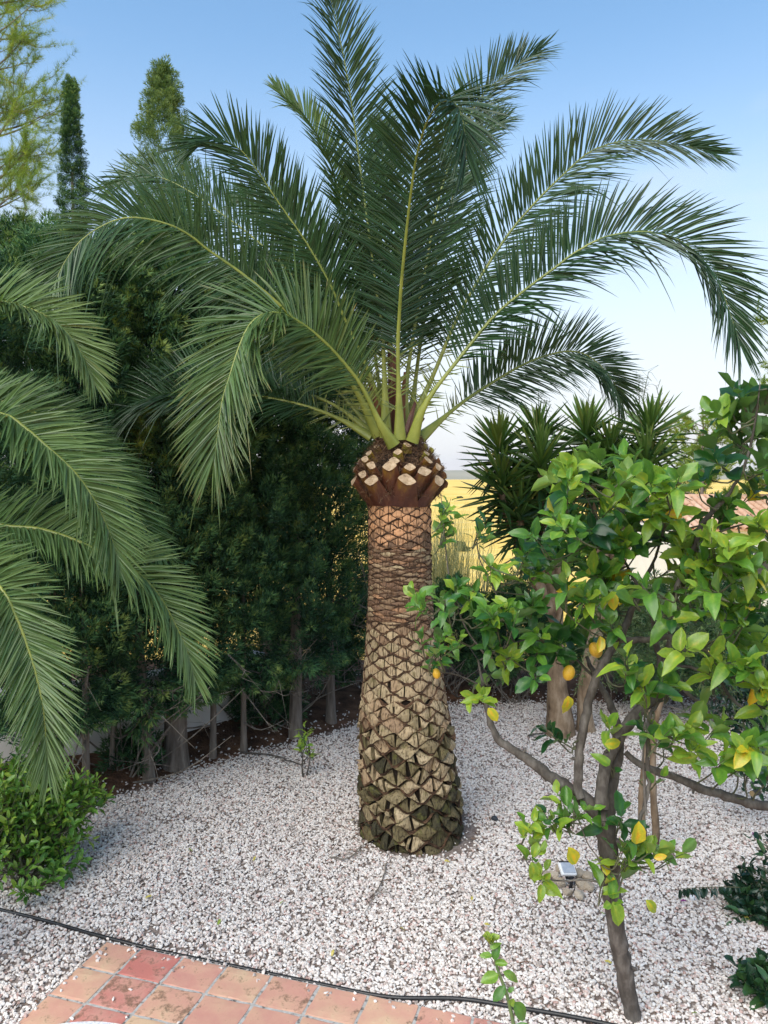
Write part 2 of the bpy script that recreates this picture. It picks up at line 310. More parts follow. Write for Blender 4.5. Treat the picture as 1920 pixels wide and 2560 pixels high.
def tilemat():
    m, nt, b, o = newmat('terracotta'); t = tintnode(nt)
    r = ramp(nt, [(0, (0.53, 0.19, 0.155)), (0.3, (0.57, 0.27, 0.215)), (0.6, (0.61, 0.33, 0.24)), (0.85, (0.63, 0.385, 0.26)), (1.0, (0.65, 0.45, 0.29))])
    n = noise(nt, 5, 6); k = nt.nodes.new('ShaderNodeMath'); k.operation = 'MULTIPLY_ADD'; k.inputs[1].default_value = 1.6
    s = nt.nodes.new('ShaderNodeMath'); s.operation = 'SUBTRACT'; s.inputs[1].default_value = 0.5; nt.links.new(n.outputs['Fac'], s.inputs[0])
    nt.links.new(s.outputs[0], k.inputs[0]); nt.links.new(t.outputs[0], k.inputs[2]); nt.links.new(k.outputs[0], r.inputs[0])
    # lichen and flaked stains, more on some tiles than on others
    n2 = noise(nt, 11, 8, rough=0.72); oi = nt.nodes.new('ShaderNodeObjectInfo'); th = nt.nodes.new('ShaderNodeMapRange')
    th.inputs[3].default_value = 0.48; th.inputs[4].default_value = 0.60; nt.links.new(oi.outputs['Random'], th.inputs[0])
    g = nt.nodes.new('ShaderNodeMath'); g.operation = 'SUBTRACT'; nt.links.new(n2.outputs['Fac'], g.inputs[0]); nt.links.new(th.outputs[0], g.inputs[1])
    rs = ramp(nt, [(0.0, (0, 0, 0)), (0.09, (0.75, 0.75, 0.75))]); nt.links.new(g.outputs[0], rs.inputs[0])
    n3 = noise(nt, 70, 3); rc = ramp(nt, [(0.4, (0.10, 0.075, 0.045)), (0.6, (0.27, 0.14, 0.09))]); nt.links.new(n3.outputs['Fac'], rc.inputs[0])
    mx = mixc(nt, rs.outputs[0], r.outputs[0], rc.outputs[0])
    nt.links.new(mx.outputs[0], b.inputs['Base Color']); b.inputs['Roughness'].default_value = 0.62; b.inputs['Specular IOR Level'].default_value = 0.35
    bump(nt, b, n.outputs['Fac'], 0.25, 0.02); return m
M['tile'] = tilemat()
M['grout'] = solid('grout', [(0.35, (0.12, 0.11, 0.10)), (0.45, (0.40, 0.38, 0.35)), (0.7, (0.55, 0.53, 0.50))], 30, 0.9, 0.5, 90)
M['hose'] = solid('hose', [(0.3, (0.010, 0.010, 0.011)), (0.7, (0.02, 0.02, 0.021))], 10, 0.4, 0.0, spec=0.5)
M['white_wall'] = solid('white_wall', [(0.3, (0.70, 0.69, 0.66)), (0.7, (0.80, 0.79, 0.77))], 1.5, 0.85, 0.15, 30)
M['roof_tile'] = solid('roof_tile', [(0.2, (0.42, 0.21, 0.12)), (0.5, (0.56, 0.34, 0.22)), (0.9, (0.66, 0.46, 0.33))], 3, 0.85, 0.3, 30, tint=0.5)
M['white_plastic'] = solid('white_plastic', [(0.3, (0.72, 0.73, 0.75)), (0.7, (0.8, 0.8, 0.81))], 20, 0.35, 0.0, spec=0.5)
M['panel'] = solid('panel', [(0.3, (0.32, 0.36, 0.42)), (0.7, (0.45, 0.48, 0.53))], 20, 0.15, 0.0, spec=0.7)
M['black_plastic'] = solid('black_plastic', [(0.3, (0.012, 0.012, 0.014)), (0.7, (0.03, 0.03, 0.034))], 20, 0.4, 0.0)
M['stone'] = solid('stone', [(0.25, (0.24, 0.19, 0.14)), (0.5, (0.42, 0.34, 0.25)), (0.75, (0.60, 0.52, 0.42))], 14, 0.85, 0.5, 40, 0.01, tint=0.35)
M['slate'] = solid('slate', [(0.3, (0.02, 0.025, 0.033)), (0.7, (0.05, 0.06, 0.075))], 20, 0.6, 0.3)
M['terrazzo'] = solid('terrazzo', [(0.35, (0.5, 0.5, 0.5)), (0.5, (0.74, 0.74, 0.74)), (0.8, (0.8, 0.8, 0.8))], 90, 0.35, 0.0, spec=0.5)
M['pot'] = solid('pot', [(0.3, (0.30, 0.13, 0.075)), (0.7, (0.42, 0.21, 0.12))], 10, 0.8, 0.2)
M['glass'] = solid('glass', [(0.3, (0.03, 0.04, 0.05)), (0.7, (0.05, 0.06, 0.07))], 2, 0.08, 0.0, spec=0.6)

# ------------------------------------------------------------------ ground
HX = A([-9, -5.0, -2.75, -2.2, -1.4, -0.6, 0.5, 2.5, 9]); HY = A([4.6, 5.6, 7.05, 7.75, 8.5, 9.2, 10.15, 10.35, 10.4])
def hedge_s(x, y): return y - np.interp(x, HX, HY)
def sstep(a, b, x): t = np.clip((x - a) / (b - a), 0, 1); return t * t * (3 - 2 * t)
def gz(x, y):
    s = hedge_s(x, y)
    return 0.16 * sstep(0.0, 1.1, s) + 0.012 * noise3(np.stack([x * 1.3, y * 1.3, 0 * x], -1), 3)
def grid_mesh(xs, ys, zf):
    X, Y = np.meshgrid(xs, ys, indexing='ij'); Z = zf(X, Y); n, m = X.shape
    V = np.stack([X, Y, Z], -1).reshape(-1, 3); i, j = np.meshgrid(np.arange(n - 1), np.arange(m - 1), indexing='ij')
    F = np.stack([i * m + j, (i + 1) * m + j, (i + 1) * m + j + 1, i * m + j + 1], -1).reshape(-1, 4); return V, F

def terrain_z(x, y):
    r = np.hypot(np.maximum(np.abs(x) - 9, 0), np.maximum(np.maximum(y - 12.4, -y - 7), 0))
    z = -0.08 - 1.7 * sstep(0, 14, r) + 3.4 * sstep(20, 330, r) - 9.0 * sstep(330, 800, r)
    return z + 0.25 * sstep(10, 60, r) * noise3(np.stack([x * 0.03, y * 0.05, 0 * x], -1), 5)
gx = np.r_[-np.geomspace(2850, 10, 40), np.linspace(-9, 9, 13), np.geomspace(10, 2850, 40)]
gy = np.r_[-np.geomspace(2850, 8, 26), np.linspace(-6, 13, 14), np.geomspace(14, 2850, 70)]
V, F = grid_mesh(gx, gy, terrain_z)
struct(MB().add(V, F).obj('field', M['field'], smooth=True))

xs = np.linspace(-9, 9, 130); ys = np.linspace(-6.5, 12.2, 130)
V, F = grid_mesh(xs, ys, lambda x, y: gz(x, y) - 0.004)
soil = sstep(-0.12, 0.25, hedge_s(V[:, 0], V[:, 1]))
garden = struct(MB().add(V, F, np.clip(0.45 + soil, 0, 1)).obj('ground', M['ground'], smooth=True))

# far hills on the skyline
for k, (dist, hgt, seed) in enumerate(((1500, 20, 2), (2300, 42, 9))):
    xx = np.linspace(-min(dist * 1.6, 2800), min(dist * 1.6, 2800), 160); yy = np.linspace(0, 1, 12)
    X, T_ = np.meshgrid(xx, yy, indexing='ij')
    ridge = hgt * (0.62 + 0.30 * noise3(np.stack([X / dist * 5, 0 * X, 0 * X], -1), seed) + 0.10 * noise3(np.stack([X / dist * 23, 0 * X, 0 * X], -1), seed + 1))
    Z = -8 + (ridge + 8) * np.sin(T_ * np.pi / 2) ** 1.2; Y = dist + 260 * T_
    i, j = np.meshgrid(np.arange(159), np.arange(11), indexing='ij')
    F = np.stack([i * 12 + j, (i + 1) * 12 + j, (i + 1) * 12 + j + 1, i * 12 + j + 1], -1).reshape(-1, 4)
    struct(MB().add(np.stack([X, Y, Z], -1).reshape(-1, 3), F).obj('hills', M['hill'], smooth=True))

# ------------------------------------------------------------------ tiled patio
PA = G(266, 2357); ang = math.radians(-16.8)
ax = A([math.cos(ang), math.sin(ang)]); dn = A([ax[1], -ax[0]])          # along the edge, towards the house
TA, TD, C0 = 0.3135, 0.276, 0.268
def patio_pt(c, r):                                                       # c metres along, r metres down
    return PA[:2] + ax * c + dn * r
W, D = C0 + TA * 13, TD * 17
mb = MB(); cen = patio_pt(W / 2, D / 2); box(mb, (cen[0], cen[1], -0.0495), (W - 0.004, D - 0.004, 0.12), ang)
patio = struct(mb.obj('patio', M['grout']))
def tile_mesh(w, d, seed):
    r = np.random.default_rng(seed); n = 7; u = A([-1, -.93, -.6, 0, .6, .93, 1.0])
    X, Y = np.meshgrid(u * w / 2, u * d / 2, indexing='ij'); e = np.maximum(np.abs(X) / (w / 2), np.abs(Y) / (d / 2))
    Z = -0.0045 * sstep(0.86, 1.0, e) + r.normal(0, 0.0009, X.shape)
    wob = r.normal(0, 0.0022, (2, n, n)) * (e > 0.9)
    top = np.stack([X + wob[0], Y + wob[1], Z], -1).reshape(-1, 3)
    i, j = np.meshgrid(np.arange(n - 1), np.arange(n - 1), indexing='ij')
    F = np.stack([i * n + j, (i + 1) * n + j, (i + 1) * n + j + 1, i * n + j + 1], -1).reshape(-1, 4)
    b = MB(); b.add(top, F)
    rim = [k for k in range(n)] + [k * n + n - 1 for k in range(1, n)] + [(n - 1) * n + k for k in range(n - 2, -1, -1)] + [k * n for k in range(n - 2, 0, -1)]
    m = len(rim); lo = top[rim].copy(); lo[:, 2] = -0.022; s = np.arange(m)
    b.add(np.vstack([top[rim], lo]), np.stack([s, s + m, (s + 1) % m + m, (s + 1) % m], -1)[:, ::-1])
    return b.mesh('tile', M['tile'], smooth=False)
tms = [tile_mesh(TA - 0.019, TD - 0.019, k) for k in range(4)]; tm0 = [tile_mesh(C0 - 0.019, TD - 0.019, 9 + k) for k in range(3)]
tcol = {(0, 0): .72, (1, 0): .05, (2, 0): .5, (3, 0): .78, (4, 0): .6, (5, 0): .68, (6, 0): .78, (7, 0): .45, (8, 0): .2, (0, 1): .75, (1, 1): .3, (2, 1): .72, (3, 1): .55, (4, 1): .6,
        (0, 2): .7, (1, 2): .15, (2, 2): .9, (3, 2): .6}
for c in range(14):
    for r in range(17):
        w = C0 if c == 0 else TA; x0 = 0 if c == 0 else C0 + TA * (c - 1)
        p = patio_pt(x0 + w / 2, TD * (r + 0.5))
        o = link('tile', (tm0 if c == 0 else tms)[random.randrange(3 if c == 0 else 4)], patio)
        o.location = (p[0], p[1], 0.017 + random.uniform(-.0015, .002)); o.rotation_euler = (random.gauss(0, .004), random.gauss(0, .004), ang + random.gauss(0, .006) + (math.pi if random.random() < .5 else 0))
        t = tcol.get((c, r), random.uniform(0.2, 0.95)); o.color = (t, 0, 0, 1)
def in_patio(x, y, pad=0.0):
    dx, dy = x - PA[0], y - PA[1]; c = dx * ax[0] + dy * ax[1]; r = dx * dn[0] + dy * dn[1]
    return (c > -pad) & (c < W + pad) & (r > -pad) & (r < D + pad)

# ------------------------------------------------------------------ crushed white stone
N = 400000
x = U(-6.4, 6.8, N); y = U(3.2, 11.4, N)
s = hedge_s(x, y)
keep = (np.abs(x) < 0.5 * y + 1.1) & (~in_patio(x, y, 0.004) | (~in_patio(x, y, -.10) & (rng.random(N) < .05)) | (rng.random(N) < .0015))
prob = (1 - .8 * sstep(.3, .7, s)) * (1 - 0.95 * sstep(-0.25, 0.22, s + 0.14 * noise3(np.stack([x * 4, y * 4, 0 * x], -1), 8)))
palm_c = G(1032, 2130)[:2] + A([0.0, 0.42])
dp = np.hypot(x - palm_c[0] - 0.06, y - palm_c[1]); prob *= 1 - 0.9 * (1 - sstep(0.50, 0.60, dp + 0.04 * noise3(np.stack([x * 9, y * 9, 0 * x], -1), 4)))
bare = noise3(np.stack([x * 2.2, y * 3.0, 0 * x], -1), 12); lower_left = sstep(-1.7, -2.2, x) * sstep(5.4, 5.0, y)
prob *= 1 - 0.5 * sstep(0.62, 0.95, bare) * 0.6 - 0.6 * lower_left * sstep(0.1, 0.5, bare)
prob *= np.where(y > 8.0, 0.72, 1.0)
keep &= (rng.random(N) < prob)
x, y = x[keep], y[keep]
V = np.stack([x, y, gz(x, y) + U(0.0, 0.010, len(x)) + np.where(in_patio(x, y, .004), .02, 0)], -1)
gravel = stuff(MB().add(V, np.zeros((0, 3), int)).obj('gravel', M['pebble']))
tag(gravel, 'white and pinkish crushed stone covering the garden floor', 'gravel')
ng = bpy.data.node_groups.new('gravel_scatter', 'GeometryNodeTree')
ng.interface.new_socket('Geometry', in_out='INPUT', socket_type='NodeSocketGeometry'); ng.interface.new_socket('Geometry', in_out='OUTPUT', socket_type='NodeSocketGeometry')
gn, gl = ng.nodes, ng.links
gi = gn.new('NodeGroupInput'); go = gn.new('NodeGroupOutput'); iop = gn.new('GeometryNodeInstanceOnPoints'); join = gn.new('GeometryNodeGeometryToInstance')
for k in range(7):
    ico = gn.new('GeometryNodeMeshIcoSphere'); ico.inputs['Radius'].default_value = 1.0; ico.inputs['Subdivisions'].default_value = 1
    rv = gn.new('FunctionNodeRandomValue'); rv.data_type = 'FLOAT_VECTOR'; rv.inputs[0].default_value = (-.36,) * 3; rv.inputs[1].default_value = (.36,) * 3
    rv.inputs['Seed'].default_value = 20 + k
    sp = gn.new('GeometryNodeSetPosition'); gl.new(ico.outputs[0], sp.inputs['Geometry']); gl.new(rv.outputs[0], sp.inputs['Offset'])
    sh = gn.new('GeometryNodeSetShadeSmooth'); sh.inputs['Shade Smooth'].default_value = False; gl.new(sp.outputs[0], sh.inputs[0])
    sm = gn.new('GeometryNodeSetMaterial'); sm.inputs['Material'].default_value = M['pebble']; gl.new(sh.outputs[0], sm.inputs[0]); gl.new(sm.outputs[0], join.inputs[0])
gl.new(gi.outputs[0], iop.inputs['Points']); gl.new(join.outputs[0], iop.inputs['Instance']); iop.inputs['Pick Instance'].default_value = True
ri = gn.new('FunctionNodeRandomValue'); ri.data_type = 'INT'; ri.inputs[4].default_value = 0; ri.inputs[5].default_value = 6; ri.inputs['Seed'].default_value = 3; gl.new(ri.outputs[2], iop.inputs['Instance Index'])
rr = gn.new('FunctionNodeRandomValue'); rr.data_type = 'FLOAT_VECTOR'; rr.inputs[0].default_value = (-.5, -.5, 0); rr.inputs[1].default_value = (.5, .5, 6.28); rr.inputs['Seed'].default_value = 4; gl.new(rr.outputs[0], iop.inputs['Rotation'])
rs = gn.new('FunctionNodeRandomValue'); rs.data_type = 'FLOAT_VECTOR'; rs.inputs[0].default_value = (.0065, .006, .005); rs.inputs[1].default_value = (.0185, .0155, .0105); rs.inputs['Seed'].default_value = 5; gl.new(rs.outputs[0], iop.inputs['Scale'])
gl.new(iop.outputs[0], go.inputs[0])
gm = gravel.modifiers.new('scatter', 'NODES'); gm.node_group = ng

# ------------------------------------------------------------------ palm trees
def frond_frame(pts, hint, n):
    p = spline(pts, n); T = unit(np.gradient(p, axis=0)); kind, v = hint; v = A(v, ) if not isinstance(v, np.ndarray) else v
    v = np.asarray(v, float)
    if kind == 'N':
        Nn = unit(v - (T @ v)[:, None] * T); S = np.cross(T, Nn)
    else:
        S = unit(v - (T @ v)[:, None] * T); Nn = np.cross(S, T)
        if Nn[n // 2, 2] < 0: S = -S; Nn = -Nn
    return p, T, Nn, S

def frond(parent, pts, hint, L=0.46, per=104, s0=0.20, rad=0.043, tint=0.3, lift=24, droop=0.10, dry=0.0, leafm='palm_leaf', single=False, wid=0.0205, thorns=True, tiptint=None):
    L *= 1.16; per = int(per * 1.85); n = 220; p, T, Nn, S = frond_frame(pts, hint, n); q = np.linspace(0, 1, n)
    # petiole and rachis, flattened at the foot
    ns = 40; idx = np.linspace(0, n - 1, ns).astype(int); s = q[idx]
    rr = np.where(s < 0.14, rad * (1 - 4.2 * s), rad * 0.412 * (1 - 0.86 * (s - 0.14) / 0.86)); a = np.linspace(0, 2 * np.pi, 8, endpoint=False)
    wf = 1.0 + 0.35 * np.clip(1 - s / 0.10, 0, 1); tf = 0.62 + 0 * s
    ring = p[idx][:, None] + rr[:, None, None] * (wf[:, None, None] * np.cos(a)[None, :, None] * S[idx][:, None] + tf[:, None, None] * np.sin(a)[None, :, None] * Nn[idx][:, None])
    i, j = np.meshgrid(np.arange(ns - 1), np.arange(8), indexing='ij'); k = (j + 1) % 8
    F = np.stack([i * 8 + j, i * 8 + k, (i + 1) * 8 + k, (i + 1) * 8 + j], -1).reshape(-1, 4)
    fo = MB().add(ring.reshape(-1, 3), F, np.repeat(0.25 + 0.3 * np.clip(1 - s / 0.5, 0, 1), 8)).obj('frond', M['rachis'], parent, smooth=True)
    # leaflets
    m = per * 2; side = np.tile([1.0, -1.0], per); u = np.repeat((np.arange(per) + 0.5) / per, 2) ** 0.94
    u = np.clip(u + U(-.004, .004, m), 0, 1); ss = s0 + (0.995 - s0) * u; f = ss * (n - 1); i0 = np.clip(f.astype(int), 0, n - 2); w = (f - i0)[:, None]
    lerp = lambda X: X[i0] * (1 - w) + X[i0 + 1] * w
    b, t, nn, sd = lerp(p), unit(lerp(T)), unit(lerp(Nn)), unit(lerp(S))
    al = np.radians(np.interp(u, [0, 0.12, 0.5, 0.85, 1], [62, 60, 52, 38, 16]) + rng.normal(0, 3.5, m))
    be = np.radians(lift + rng.normal(0, 7, m) + np.where(rng.random(m) < 0.3, 14, 0))
    Ln = L * np.interp(u, [0, 0.1, 0.3, 0.6, 0.85, 1], [0.62, 0.85, 1.0, 0.98, 0.78, 0.52]) * U(0.88, 1.08, m) * np.where(rng.random(m) < .05, U(.45, .85, m), 1.0)
    d = np.cos(al)[:, None] * t + np.sin(al)[:, None] * (side[:, None] * sd * np.cos(be)[:, None] + nn * np.sin(be)[:, None])
    d = unit(d + rng.normal(0, 0.04, (m, 3)))
    nl = unit(nn * np.cos(be)[:, None] - side[:, None] * sd * np.sin(be)[:, None]); nl = unit(nl + side[:, None] * 0.0 + rng.normal(0, 0.16, (m, 3)))
    c = unit(np.cross(d, nl)); nl = np.cross(c, d)
    st = A([0, .12, .38, .68, .9, 1.0]); prof = A([.35, .8, 1.0, .72, .30, .03]); K = len(st)
    dr = droop * Ln * U(0.3, 1.7, m) * np.where(rng.random(m) < .07, U(2, 5, m), 1.0) * (1 + dry * rng.random(m))
    mid = b[:, None] + d[:, None] * (Ln[:, None] * st)[..., None] + A([0, 0, -1.0]) * (dr[:, None] * st ** 2.2)[..., None]
    wd = wid * U(0.85, 1.15, m)[:, None] * prof[None] * np.interp(u, [0, .15, 1], [.6, 1, .75])[:, None] / 2
    edge = c[:, None] * wd[..., None]; up = nl[:, None] * (wd * 0.55)[..., None]
    V = np.stack([mid + edge + up, mid, mid - edge + up], 2)                 # m,K,3,3 : folded like a V
    ii = np.arange(K - 1)[:, None] * 3; F1 = np.concatenate([np.stack([ii[:, 0], ii[:, 0] + 1, ii[:, 0] + 4, ii[:, 0] + 3], -1), np.stack([ii[:, 0] + 1, ii[:, 0] + 2, ii[:, 0] + 5, ii[:, 0] + 4], -1)])
    tt = np.clip(tint + rng.normal(0, 0.07, m), 0, 0.8)[:, None] + (0 if tiptint is None else tiptint * u[:, None]) + np.where(st[None] > 0.85, (dry * U(0, 0.8, m))[:, None], 0.0)
    tt = np.repeat(np.clip(tt + np.zeros((m, K)), 0, 1), 3, axis=1)
    if single:
        for q_ in range(m):
            MB().add(V[q_].reshape(-1, 3), F1, tt[q_]).obj('leaflet', M[leafm], fo, smooth=False)
    else:
        Fa = (F1[None] + (np.arange(m) * K * 3)[:, None, None]).reshape(-1, 4)
        stuff(MB().add(V.reshape(-1, 3), Fa, tt.ravel()).obj('foliage', M[leafm], fo))
    if thorns:
        h = 30; us = U(0.07, s0 + 0.03, h); fi = (us * (n - 1)).astype(int); sgn = np.where(rng.random(h) < 0.5, 1.0, -1.0)
        dd = unit(T[fi] * U(0.3, 0.8, h)[:, None] + sgn[:, None] * S[fi] + Nn[fi] * U(-.3, 0.8, h)[:, None]); ln = U(0.08, 0.22, h)
        cc = unit(np.cross(dd, Nn[fi] + 0.01)); b0 = p[fi] + S[fi] * (sgn * 0.018)[:, None]
        Vt = np.stack([b0 + cc * 0.0055, b0 - cc * 0.0055, b0 + dd * ln[:, None] * 0.6 - cc * 0.004, b0 + dd * ln[:, None] * 0.6 + cc * 0.004, b0 + dd * ln[:, None]], 1)
        o_ = (np.arange(h) * 5)[:, None, None]
        mt = MB(); mt.add(Vt.reshape(-1, 3), (A([[0, 1, 2, 3]])[None] + o_).reshape(-1, 4), np.repeat(U(0, 1, h), 5)); mt.add(Vt.reshape(-1, 3), (A([[3, 2, 4]])[None] + o_).reshape(-1, 3), np.repeat(U(0, 1, h), 5))
        stuff(mt.obj('thorn_fringe', M['thorn'], fo))
    return fo

PY = palm_c[1]                                                      # distance of the main palm's axis
palm = thing('palm_tree', 'tall palm with a thick scaly trunk standing alone in the gravel', 'palm tree', (palm_c[0], PY, 0))
prof_y = A([1235, 1300, 1440, 1540, 1640, 1780, 1980, 2100, 2150]); prof_c = A([998, 999, 1000, 1001, 1006, 1011, 1023, 1031, 1034]); prof_w = A([150, 152, 153, 162, 184, 220, 246, 257, 262])
pz = A([P(c_, y_, PY)[2] for c_, y_ in zip(prof_c, prof_y)]); pxw = A([P(c_, y_, PY)[0] for c_, y_ in zip(prof_c, prof_y)]); prw = prof_w * PY / 1920 / 2
o_ = np.argsort(pz); pz, pxw, prw = pz[o_], pxw[o_], prw[o_]
tc_x = lambda z: np.interp(z, pz, pxw); tc_r = lambda z: np.interp(z, pz, prw)
ZTOP = pz[-1]
zz = np.linspace(-0.1, ZTOP + 0.12, 60); th = np.linspace(0, 2 * np.pi, 48, endpoint=False)
R_ = tc_r(zz)[:, None] - 0.022 + 0.006 * rng.normal(size=(60, 48))
V = np.stack([tc_x(zz)[:, None] + R_ * np.cos(th), PY + R_ * np.sin(th), np.repeat(zz[:, None], 48, 1)], -1).reshape(-1, 3)
i, j = np.meshgrid(np.arange(59), np.arange(48), indexing='ij'); k = (j + 1) % 48
trunk = MB().add(V, np.stack([i * 48 + j, i * 48 + k, (i + 1) * 48 + k, (i + 1) * 48 + j], -1).reshape(-1, 4)).obj('trunk', M['trunk_core'], palm, smooth=True)
# rows of old leaf bases: half heights from bottom to top
rows = []; z = -0.12
z_dense0, z_dense1 = P(1000, 1545, PY)[2], P(1000, 1365, PY)[2]
while z < ZTOP + 0.05:
    if z < z_dense0 - 0.05: h = float(np.interp(z, [0.5, 1.3, z_dense0], [0.078, 0.058, 0.046])) * random.uniform(0.88, 1.12)
    elif z < z_dense1: h = 0.022 * random.uniform(0.8, 1.25)
    else: h = 0.038 * random.uniform(0.9, 1.1)
    rows.append((z + h * 0.5, h)); z += h
def on_trunk(thv, zv, out):
    q = np.stack([np.cos(thv) * 3.2, np.sin(thv) * 3.2, zv * 6.0], -1); k = 0.4 + 0.6 * (1 - sstep(0.7, 1.6, zv))
    zv = zv + 0.024 * k * noise3(q, 51) + 0.007 * noise3(q * 3, 52); thv = thv + (0.06 * k * noise3(q, 53) + 0.015 * noise3(q * 3, 54)); r = tc_r(zv) + out + 0.008 * k * noise3(q * 2.2, 55); return np.stack([tc_x(zv) + r * np.cos(thv), PY + r * np.sin(thv), zv], -1)
pads = []; bands = MB(); phase = 0.0
for kr, (zc, h) in enumerate(rows):
    low = 1 - sstep(0.75, 1.5, zc); dense = (zc > z_dense0 - 0.05) and (zc < z_dense1); n = (12 if zc < 1.2 else 10) if zc < z_dense0 else (8 if dense else 10)
    for jn in range(n):
        t0 = 2 * np.pi * (jn + 0.5 * (kr % 2) + phase) / n; hw = np.pi / n
        tilt = random.uniform(-.6, 1.0) * 0.03 * low; puff = random.uniform(0.2, 1.0) * (0.012 + 0.034 * low) - (0.035 * low if random.random() < 0.2 else 0)
        cuts = [-0.93, 0.93]
        if not dense and random.random() < 0.75: cuts.insert(1, random.uniform(-.35, .35))
        if not dense and random.random() < 0.3: cuts.insert(1, cuts[0] + 0.42)
        jit = random.random(); b = MB(); base = 0.02 + 0.20 * sstep(0.05, .3, zc) + 0.24 * sstep(0.3, 1.2, zc)
        if dense: base = 0.74 + random.uniform(-.26, .05) * (random.random() < .45)
        elif zc >= z_dense1: base = 0.80 + 0.2 * sstep(z_dense1, z_dense1 + 0.25, zc)
        elif zc > 0.35: base = max(base, 0.24)
        if abs(zc - z_dense0) < .16 and random.random() < .5: base = random.choice((.46, .6, .74))
        if abs(zc - z_dense1) < .14 and random.random() < .5: base = random.choice((.5, .76, .86))
        tint = base + random.gauss(0, 0.055 + 0.10 * low)
        for c0, c1 in zip(cuts[:-1], cuts[1:]):
            g = (0.045 + random.uniform(.0, .13) * low) if len(cuts) > 2 else 0; a0, a1 = c0 + (g if c0 > -.9 else 0), c1 - (g if c1 < .9 else 0)
            if a1 - a0 < 0.2: continue
            uu = np.linspace(a0, a1, 6); vv = A([-1, -.5, .15, .75, 1.0]); Ug, Vg = np.meshgrid(uu, vv, indexing='ij'); sk = random.uniform(-.15, .15) * low; ty = random.uniform(-1, 1) * 0.014 * low
            un = (Ug - (a0 + a1) / 2) / ((a1 - a0) / 2); tl = tilt + random.uniform(-.012, .012) * low
            half = h * (1 + np.cos(np.pi * np.clip(Ug, -1, 1))) / 2 * (0.90 - (0.04 + 0.22 * jit) * low)
            Z = zc + Vg * half; TH = t0 + (Ug + sk * Vg) * hw
            out = 0.002 + puff * (1 - 0.5 * un ** 2) * (1 - 0.55 * Vg ** 2) - tl * Vg + ty * un + rng.normal(0, 0.0016, Z.shape)
            pt = on_trunk(TH, Z, out).reshape(-1, 3); nv = 5; i, j = np.meshgrid(np.arange(5), np.arange(4), indexing='ij')
            b.add(pt, np.stack([i * nv + j, (i + 1) * nv + j, (i + 1) * nv + j + 1, i * nv + j + 1], -1).reshape(-1, 4), tint + rng.normal(0, .03))
            rim = [k_ for k_ in range(5)] + [k_ * 5 + 4 for k_ in range(1, 6)] + [25 + k_ for k_ in range(3, -1, -1)] + [k_ * 5 for k_ in range(4, 0, -1)]
            inn = on_trunk(TH, Z, -0.024 + 0 * Z).reshape(-1, 3)[rim]; mm = len(rim); s_ = np.arange(mm)
            b.add(np.vstack([pt[rim], inn]), np.stack([s_, (s_ + 1) % mm, (s_ + 1) % mm + mm, s_ + mm], -1), tint - 0.12)
        pads.append((math.sin(t0), b))
    # the sinuous fibrous edge above this row
    a = np.linspace(0, 2 * np.pi, n * 10, endpoint=False); line = zc + h * (1 + np.cos((a - 2 * np.pi * (0.5 * (kr % 2) + phase) / n) * n)) / 2 + 0.006 * np.sin(a * 7 + kr) + rng.normal(0, .0022, len(a))
    rd = (0.0056 if dense else 0.0062) * U(0.4, 1.6, len(a)); off = 0.006 + 0.004 * np.sin(a * 5 + kr * 2)
    for s_ in range(2 if zc < z_dense0 else 1):
        c = on_trunk(a, line + s_ * 0.011, off - s_ * .004); nA = len(a); ring = []
        for dz, do in ((1, 0), (0, 1), (-1, 0), (0, -1)): ring.append(on_trunk(a, line + s_ * 0.011 + dz * rd, off - s_ * .004 + do * rd))
        Vb = np.stack(ring, 1).reshape(-1, 3); i, j = np.meshgrid(np.arange(nA), np.arange(4), indexing='ij'); i2 = (i + 1) % nA; j2 = (j + 1) % 4
        bands.add(Vb, np.stack([i * 4 + j, i2 * 4 + j, i2 * 4 + j2, i * 4 + j2], -1).reshape(-1, 4), U(-.7, .0))
    phase += random.uniform(-.04, .04)
pads.sort(key=lambda q: q[0]); rest = MB()
for q, (_, b) in enumerate(pads):
    if q < 300: b.obj('leaf_scar', M['leaf_scar'], trunk, smooth=False)
    else:
        for v_, t_ in zip([np.vstack(b.v)], [np.concatenate(b.t)]): rest.add(v_, np.vstack(b.f4), t_)
if rest.n: stuff(rest.obj('leaf_scar_rear', M['leaf_scar'], trunk))
stuff(bands.obj('fibre_band', M['fibre'], trunk))
